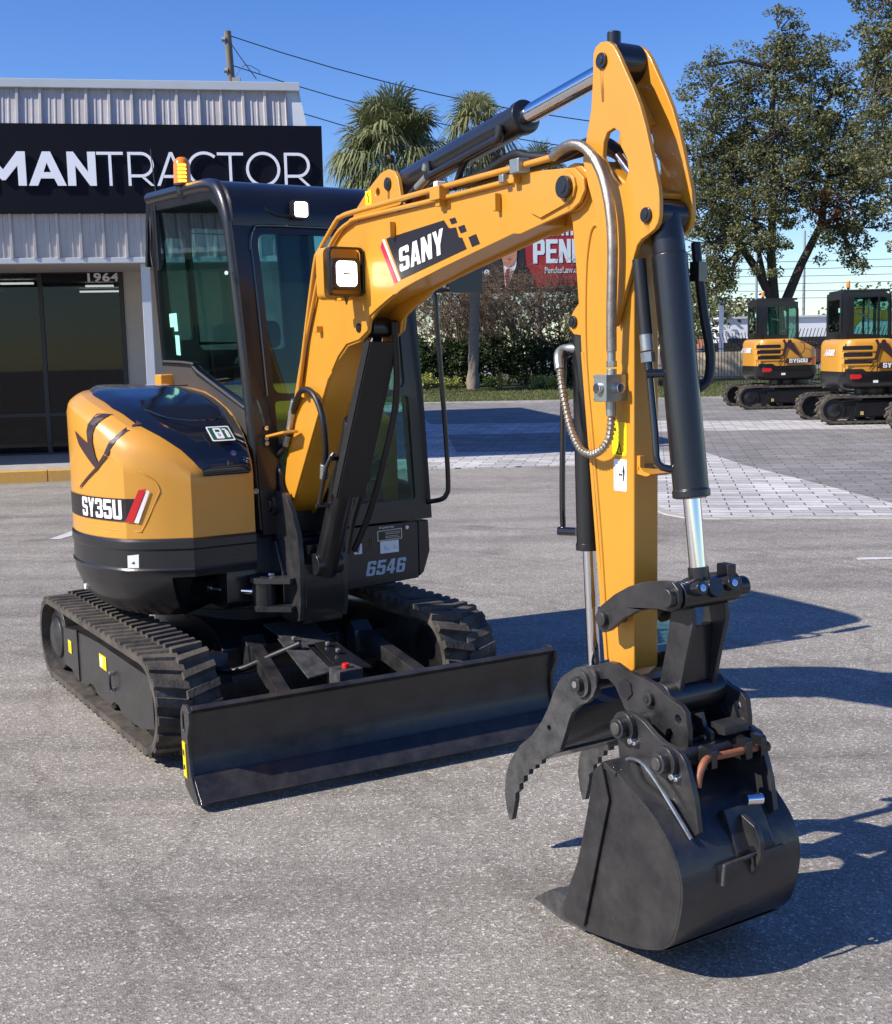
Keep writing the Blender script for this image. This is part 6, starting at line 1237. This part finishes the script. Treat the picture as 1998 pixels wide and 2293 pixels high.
# ---------------- parked excavators at the right ----------------
def far_ex(x, y, label):
    E = thing('parked_excavator', (x, y, gz(y)), label, 'excavator', rz=-.03, group='parked excavators at right')
    for s, out in ((-1, -1), (1, 1)):
        v0, v1 = (-.98, -.60) if s < 0 else (.60, .98)
        tk, zc_, r_ = make_track(E, v0, v1, -1.20, .76, .29, 44, out, detail=False, belt=.04, msteel=BLK)
        m = MB(); m.prism([(-1.22, .14), (-1.30, .30), (-1.18, .46), (.74, .48), (.86, .30), (.74, .14)], s * .90, s * .70, BLK); m.prism([(-.80, .16), (-.75, .42), (.42, .44), (.50, .18)], s * .95, s * .89, BLK)
        for q in (-.65, -.05): m.box((q, s * .955, .22), (.06, .02, .07), mat('brass_tag', (.45, .35, .12), .5) if 'brass_tag' not in bpy.data.materials else bpy.data.materials['brass_tag'])
        m.build('track_frame', tk)
    m = MB(); m.prism([(-.6, .25), (-.5, .58), (.6, .58), (.8, .25)], -.6, .6, BLK); m.cyl((0, 0, .5), (0, 0, .70), .5, BLK, 30); m.build('undercarriage', E)
    # rounded upper body, seen from its right rear: tail towards -x
    def rg(k, tail=-.98):
        P_ = []
        for (px, py) in [(.55, -.93), (.80, -.88), (.93, -.72), (.98, -.45), (.98, .9), (-.6, .95), (-.95, .75), (-1.02, .3), (-1.02, -.5), (-.98, -.80), (-.82, -.96), (-.5, -.985), (0, -.975)]: P_.append(((px * k - .05 + 1.07) * .78 - 1.07, py * k))
        return P_
    def rr_(k):
        P_ = rg(k); q = []; n = len(P_)
        for i in range(n):
            p0, p1, p2, p3 = [Vector(P_[(i + j - 1) % n]) for j in range(4)]
            for t_ in (0, .25, .5, .75): q.append(tuple(.5 * ((2 * p1) + (p2 - p0) * t_ + (2 * p0 - 5 * p1 + 4 * p2 - p3) * t_ ** 2 + (3 * p1 - p0 - 3 * p2 + p3) * t_ ** 3)))
        return q
    m = MB(); m.grid([[(a, c, z) for a, c in rr_(k)] for z, k in ((.70, .01), (.70, .88), (.74, .95), (.85, 1.0), (1.03, 1.0), (1.04, .97))], BLK, close=True); cwt = m.build('counterweight', E, smooth=.8)
    m = MB(); m.prism([(-1.00, 1.03), (-1.00, 1.10), (-.66, 1.10), (-.56, 1.03)], -.985, -.90, BLK); m.build('bumper', cwt, bevel=.02)
    m = MB(); m.prism([(-.90, .90), (-.90, .99), (-.70, .99), (-.68, .93), (-.74, .90)], -.995, -.96, RED); m.build('reflector', cwt); m = MB(); m.prism([(-.45, .82), (-.45, .87), (-.36, .87), (-.36, .82)], -1.0, -.97, WHT); m.build('white_sticker', cwt)
    def hz(px): return 1.69 if px < -.1 else 1.69 - (px + .1) * .42
    m = MB(); m.grid([[(a, c, z) for a, c in rr_(.985)] for z in (1.045, 1.25)] + [[(a * k, c * k, min(hz(a) - dz, hz(a))) for a, c in rr_(.985)] for k, dz in ((1.0, .25), (.995, .10), (.97, .03), (.93, .0), (.5, .0), (.02, .0))], YEL2, close=True); hd = m.build('engine_hood', E, smooth=.6)
    fr = lambda a, q, c: (a - .44, -.972 - c, q)
    for k in range(3):
        m = MB(); z = 1.20 + k * .135; m.prism(rrect(-.62 + (2 - k) * .02, z, -.04, z + .085, .02), -.02, .002, DEC, fn=fr); m.prism(rrect(-.64, z - .030, .0, z, .01), -.01, .016, YEL2, fn=fr); m.build('louvre', hd)
    m = MB(); m.prism([(.06, 1.10), (.10, 1.22), (.74, 1.22), (.66, 1.10)], .012, .016, BRN, fn=fr); m.prism([(.68, 1.07), (.78, 1.25), (.81, 1.25), (.71, 1.07)], .014, .02, RED, fn=fr); m.prism([(-.10, 1.09), (-.02, 1.22), (.0, 1.22), (-.08, 1.09)], .014, .02, DEC, fn=fr)
    block_text('SY50U', lambda a, q, c: fr(.17 + a * .44, 1.112 + q * .095, .018 + c), WHT, m, .003); m.build('model_decal', hd, smooth=0)
    m = MB()
    m.prism([(.0, 1.30), (.06, 1.55), (.0, 1.66), (.06, 1.67), (.12, 1.52), (.06, 1.28), (-.12, 1.22), (-.14, 1.25)], .014, .018, BRN, fn=fr); m.prism([(.14, 1.66), (.20, 1.67), (.42, 1.30), (.36, 1.30), (.10, 1.52)], .014, .018, BRN, fn=fr)
    A_ = arc(.30, 1.47, .24, .20, 60, -70, 10); m.prism(ribbon([(p[0], min(p[1], 1.60)) for p in A_], .018), .014, .018, BRN, fn=fr); m.build('ribbon_decal', hd, smooth=0)
    m = MB(); block_text('SANY', lambda a, q, c: (-1.075 - c, .1 - a * .60, 1.36 + q * .13), WHT, m, .004); m.prism([(-1.0, 1.37), (-.94, 1.49), (-.91, 1.49), (-.97, 1.37)], .006, .01, WHT, fn=fr); m.prism([(-.93, 1.37), (-.90, 1.43), (-.93, 1.49), (-.91, 1.49), (-.885, 1.45), (-.86, 1.49), (-.84, 1.49), (-.875, 1.43), (-.90, 1.37)], .006, .01, WHT, fn=fr); m.build('brand_decal', hd, smooth=0)
    m = MB(); m.tube([(-.38, -.968, 1.06), (-.38, -.968, 1.4), (-.38, -.962, 1.60), (-.38, -.93, 1.685)], .006, DEC, 6, 2); m.cut(); m.tube([(-1.00, -.90, 1.12), (-1.0, -.90, 1.4), (-.98, -.89, 1.60)], .006, DEC, 6, 2); m.build('panel_seam', hd)
    # cab
    CX0, CX1, CY0, CY1 = -.62, .72, -.15, .88
    m = MB(); oz = 1.70
    side = [(CX0, oz), (CX0, 2.62), (CX0 + .06, 2.66), (CX1 - .22, 2.66), (CX1 - .05, 2.58), (CX1, 2.40), (CX1 + .03, oz - .15), (CX1 + .03, 1.3), (.2, 1.3), (.2, oz)]
    h1 = [(-.28, 1.80), (-.28, 2.52), (.36, 2.53), (.36, 1.78)]; h2 = [(.41, 1.62), (.41, 2.53), (.56, 2.52), (.67, 2.36), (.70, 1.58)]
    for v in (CY0, CY1 - .04): m.prism(side, v, v + .04, BLK, holes=[h1, h2])
    m.prism(rrect(CY0, oz, CY1, 2.64, .03), CX0 - .01, CX0 + .03, BLK, holes=[rrect(CY0 + .10, 1.85, CY1 - .10, 2.50, .05)], fn=lambda a, q, c: (c, a, q))
    m.prism(rrect(CY0, 1.35, CY1, 2.60, .03), CX1 - .06, CX1 - .02, BLK, holes=[rrect(CY0 + .09, 1.45, CY1 - .09, 2.45, .05)], fn=lambda a, q, c: (c, a, q))
    m.box(((CX0 + CX1) / 2, (CY0 + CY1) / 2, 2.665), (CX1 - CX0 - .1, CY1 - CY0, .05), BLK); m.box((-.55, -.02, 1.76), (.16, .30, .16), BLK)
    cb = m.build('cab', E, bevel=.012)
    m = MB(); gm = GLS
    m.prism([(-.29, 1.79), (-.29, 2.53), (.37, 2.54), (.37, 1.77)], CY0 + .015, CY0 + .02, gm); m.cut(); m.prism([(.40, 1.61), (.40, 2.54), (.57, 2.53), (.68, 2.36), (.71, 1.57)], CY0 + .015, CY0 + .02, gm); m.cut(); m.prism([(-.29, 1.79), (-.29, 2.53), (.37, 2.54), (.37, 1.77)], CY1 - .02, CY1 - .015, gm); m.cut(); m.prism([(.40, 1.61), (.40, 2.54), (.57, 2.53), (.68, 2.36), (.71, 1.57)], CY1 - .02, CY1 - .015, gm); m.build('side_window', cb, smooth=0)
    m = MB(); m.prism(rrect(CY0 + .08, 1.83, CY1 - .08, 2.52, .03), CX0 + .005, CX0 + .01, gm, fn=lambda a, q, c: (c, a, q)); m.build('rear_window', cb, smooth=0)
    m = MB(); m.prism(rrect(CY0 + .07, 1.43, CY1 - .07, 2.47, .03), CX1 - .045, CX1 - .04, gm, fn=lambda a, q, c: (c, a, q)); m.build('windshield', cb, smooth=0)
    m = MB(); m.prism(rrect(.15, 1.7, .60, 2.25, .08), -.35, -.22, HOSE, fn=lambda a, q, c: (c, a, q)); m.box((0, .38, 1.72), (.5, .5, .14), HOSE); m.prism(rrect(.27, 2.27, .48, 2.42, .04), -.34, -.26, HOSE, fn=lambda a, q, c: (c, a, q)); m.build('operator_seat', cb, bevel=.02)
    m = MB(); m.tube([(.10, -.165, 1.8), (.10, -.165, 2.5)], .02, BLK, 6, 0); m.tube([(-.3, -.17, 2.30), (.0, -.17, 2.30)], .008, BLK, 6, 0); m.box((-.64, -.05, 2.28), (.012, .07, .09), bpy.data.materials['pale_green_sticker']); m.tube([(-.1, .0, 2.2), (.2, .1, 2.15)], .02, WHT, 6, 0); m.build('window_bar', cb)
    m = MB(); m.cyl((-.40, -.02, 2.68), (-.40, -.02, 2.74), .035, HOSE, 14); bc_ = m.build('beacon', cb); m = MB(); m.lathe((-.40, -.02, 2.74), (-.40, -.02, 3), [(0, .052), (.10, .048), (.14, .03), (.15, .005)], AMB, 18); m.build('amber_lens', bc_)
    cb.scale = (.76, 1, 1); cb.location = (-.389, 0, 0)
    # folded boom beyond the cab
    m = MB(); m.prism([(1.0, .75), (1.0, 1.35), (1.30, 2.10), (1.62, 2.45), (2.9, 2.25), (2.9, 2.05), (1.75, 2.15), (1.50, 1.85), (1.28, 1.2), (1.2, .8)], -.12, .12, YEL); m.build('boom', E, bevel=.01)
    m = MB(); m.prism([(2.75, 2.45), (2.95, 2.45), (3.0, 2.0), (2.7, .8), (2.55, .8), (2.70, 2.0)], -.09, .09, YEL); m.build('stick', E, bevel=.01)
    m = MB(); m.prism([(2.45, .75), (2.85, .75), (2.95, .35), (2.7, .02), (2.3, .02), (2.15, .15)], -.32, .32, GRY); m.build('bucket', E, bevel=.01)
    m = MB(); m.prism([(1.42, .03), (1.48, .10), (1.50, .40), (1.46, .40), (1.42, .12), (1.38, .03)], -.98, .98, BLK); m.tube([(.8, -.5, .3), (1.42, -.5, .2)], .05, BLK, 8, 0); m.tube([(.8, .5, .3), (1.42, .5, .2)], .05, BLK, 8, 0); m.build('dozer_blade', E, bevel=.01)
    return E
far_ex(8.68, 30.2, 'farther parked yellow excavator whose side decal reads SY50U in full')
far_ex(9.02, 24.9, 'middle parked yellow excavator, partly cut by the right edge')
far_ex(9.75, 22.6 - 1.0, 'nearest parked excavator, only its track end showing at the right edge')

bpy.context.view_layer.update()
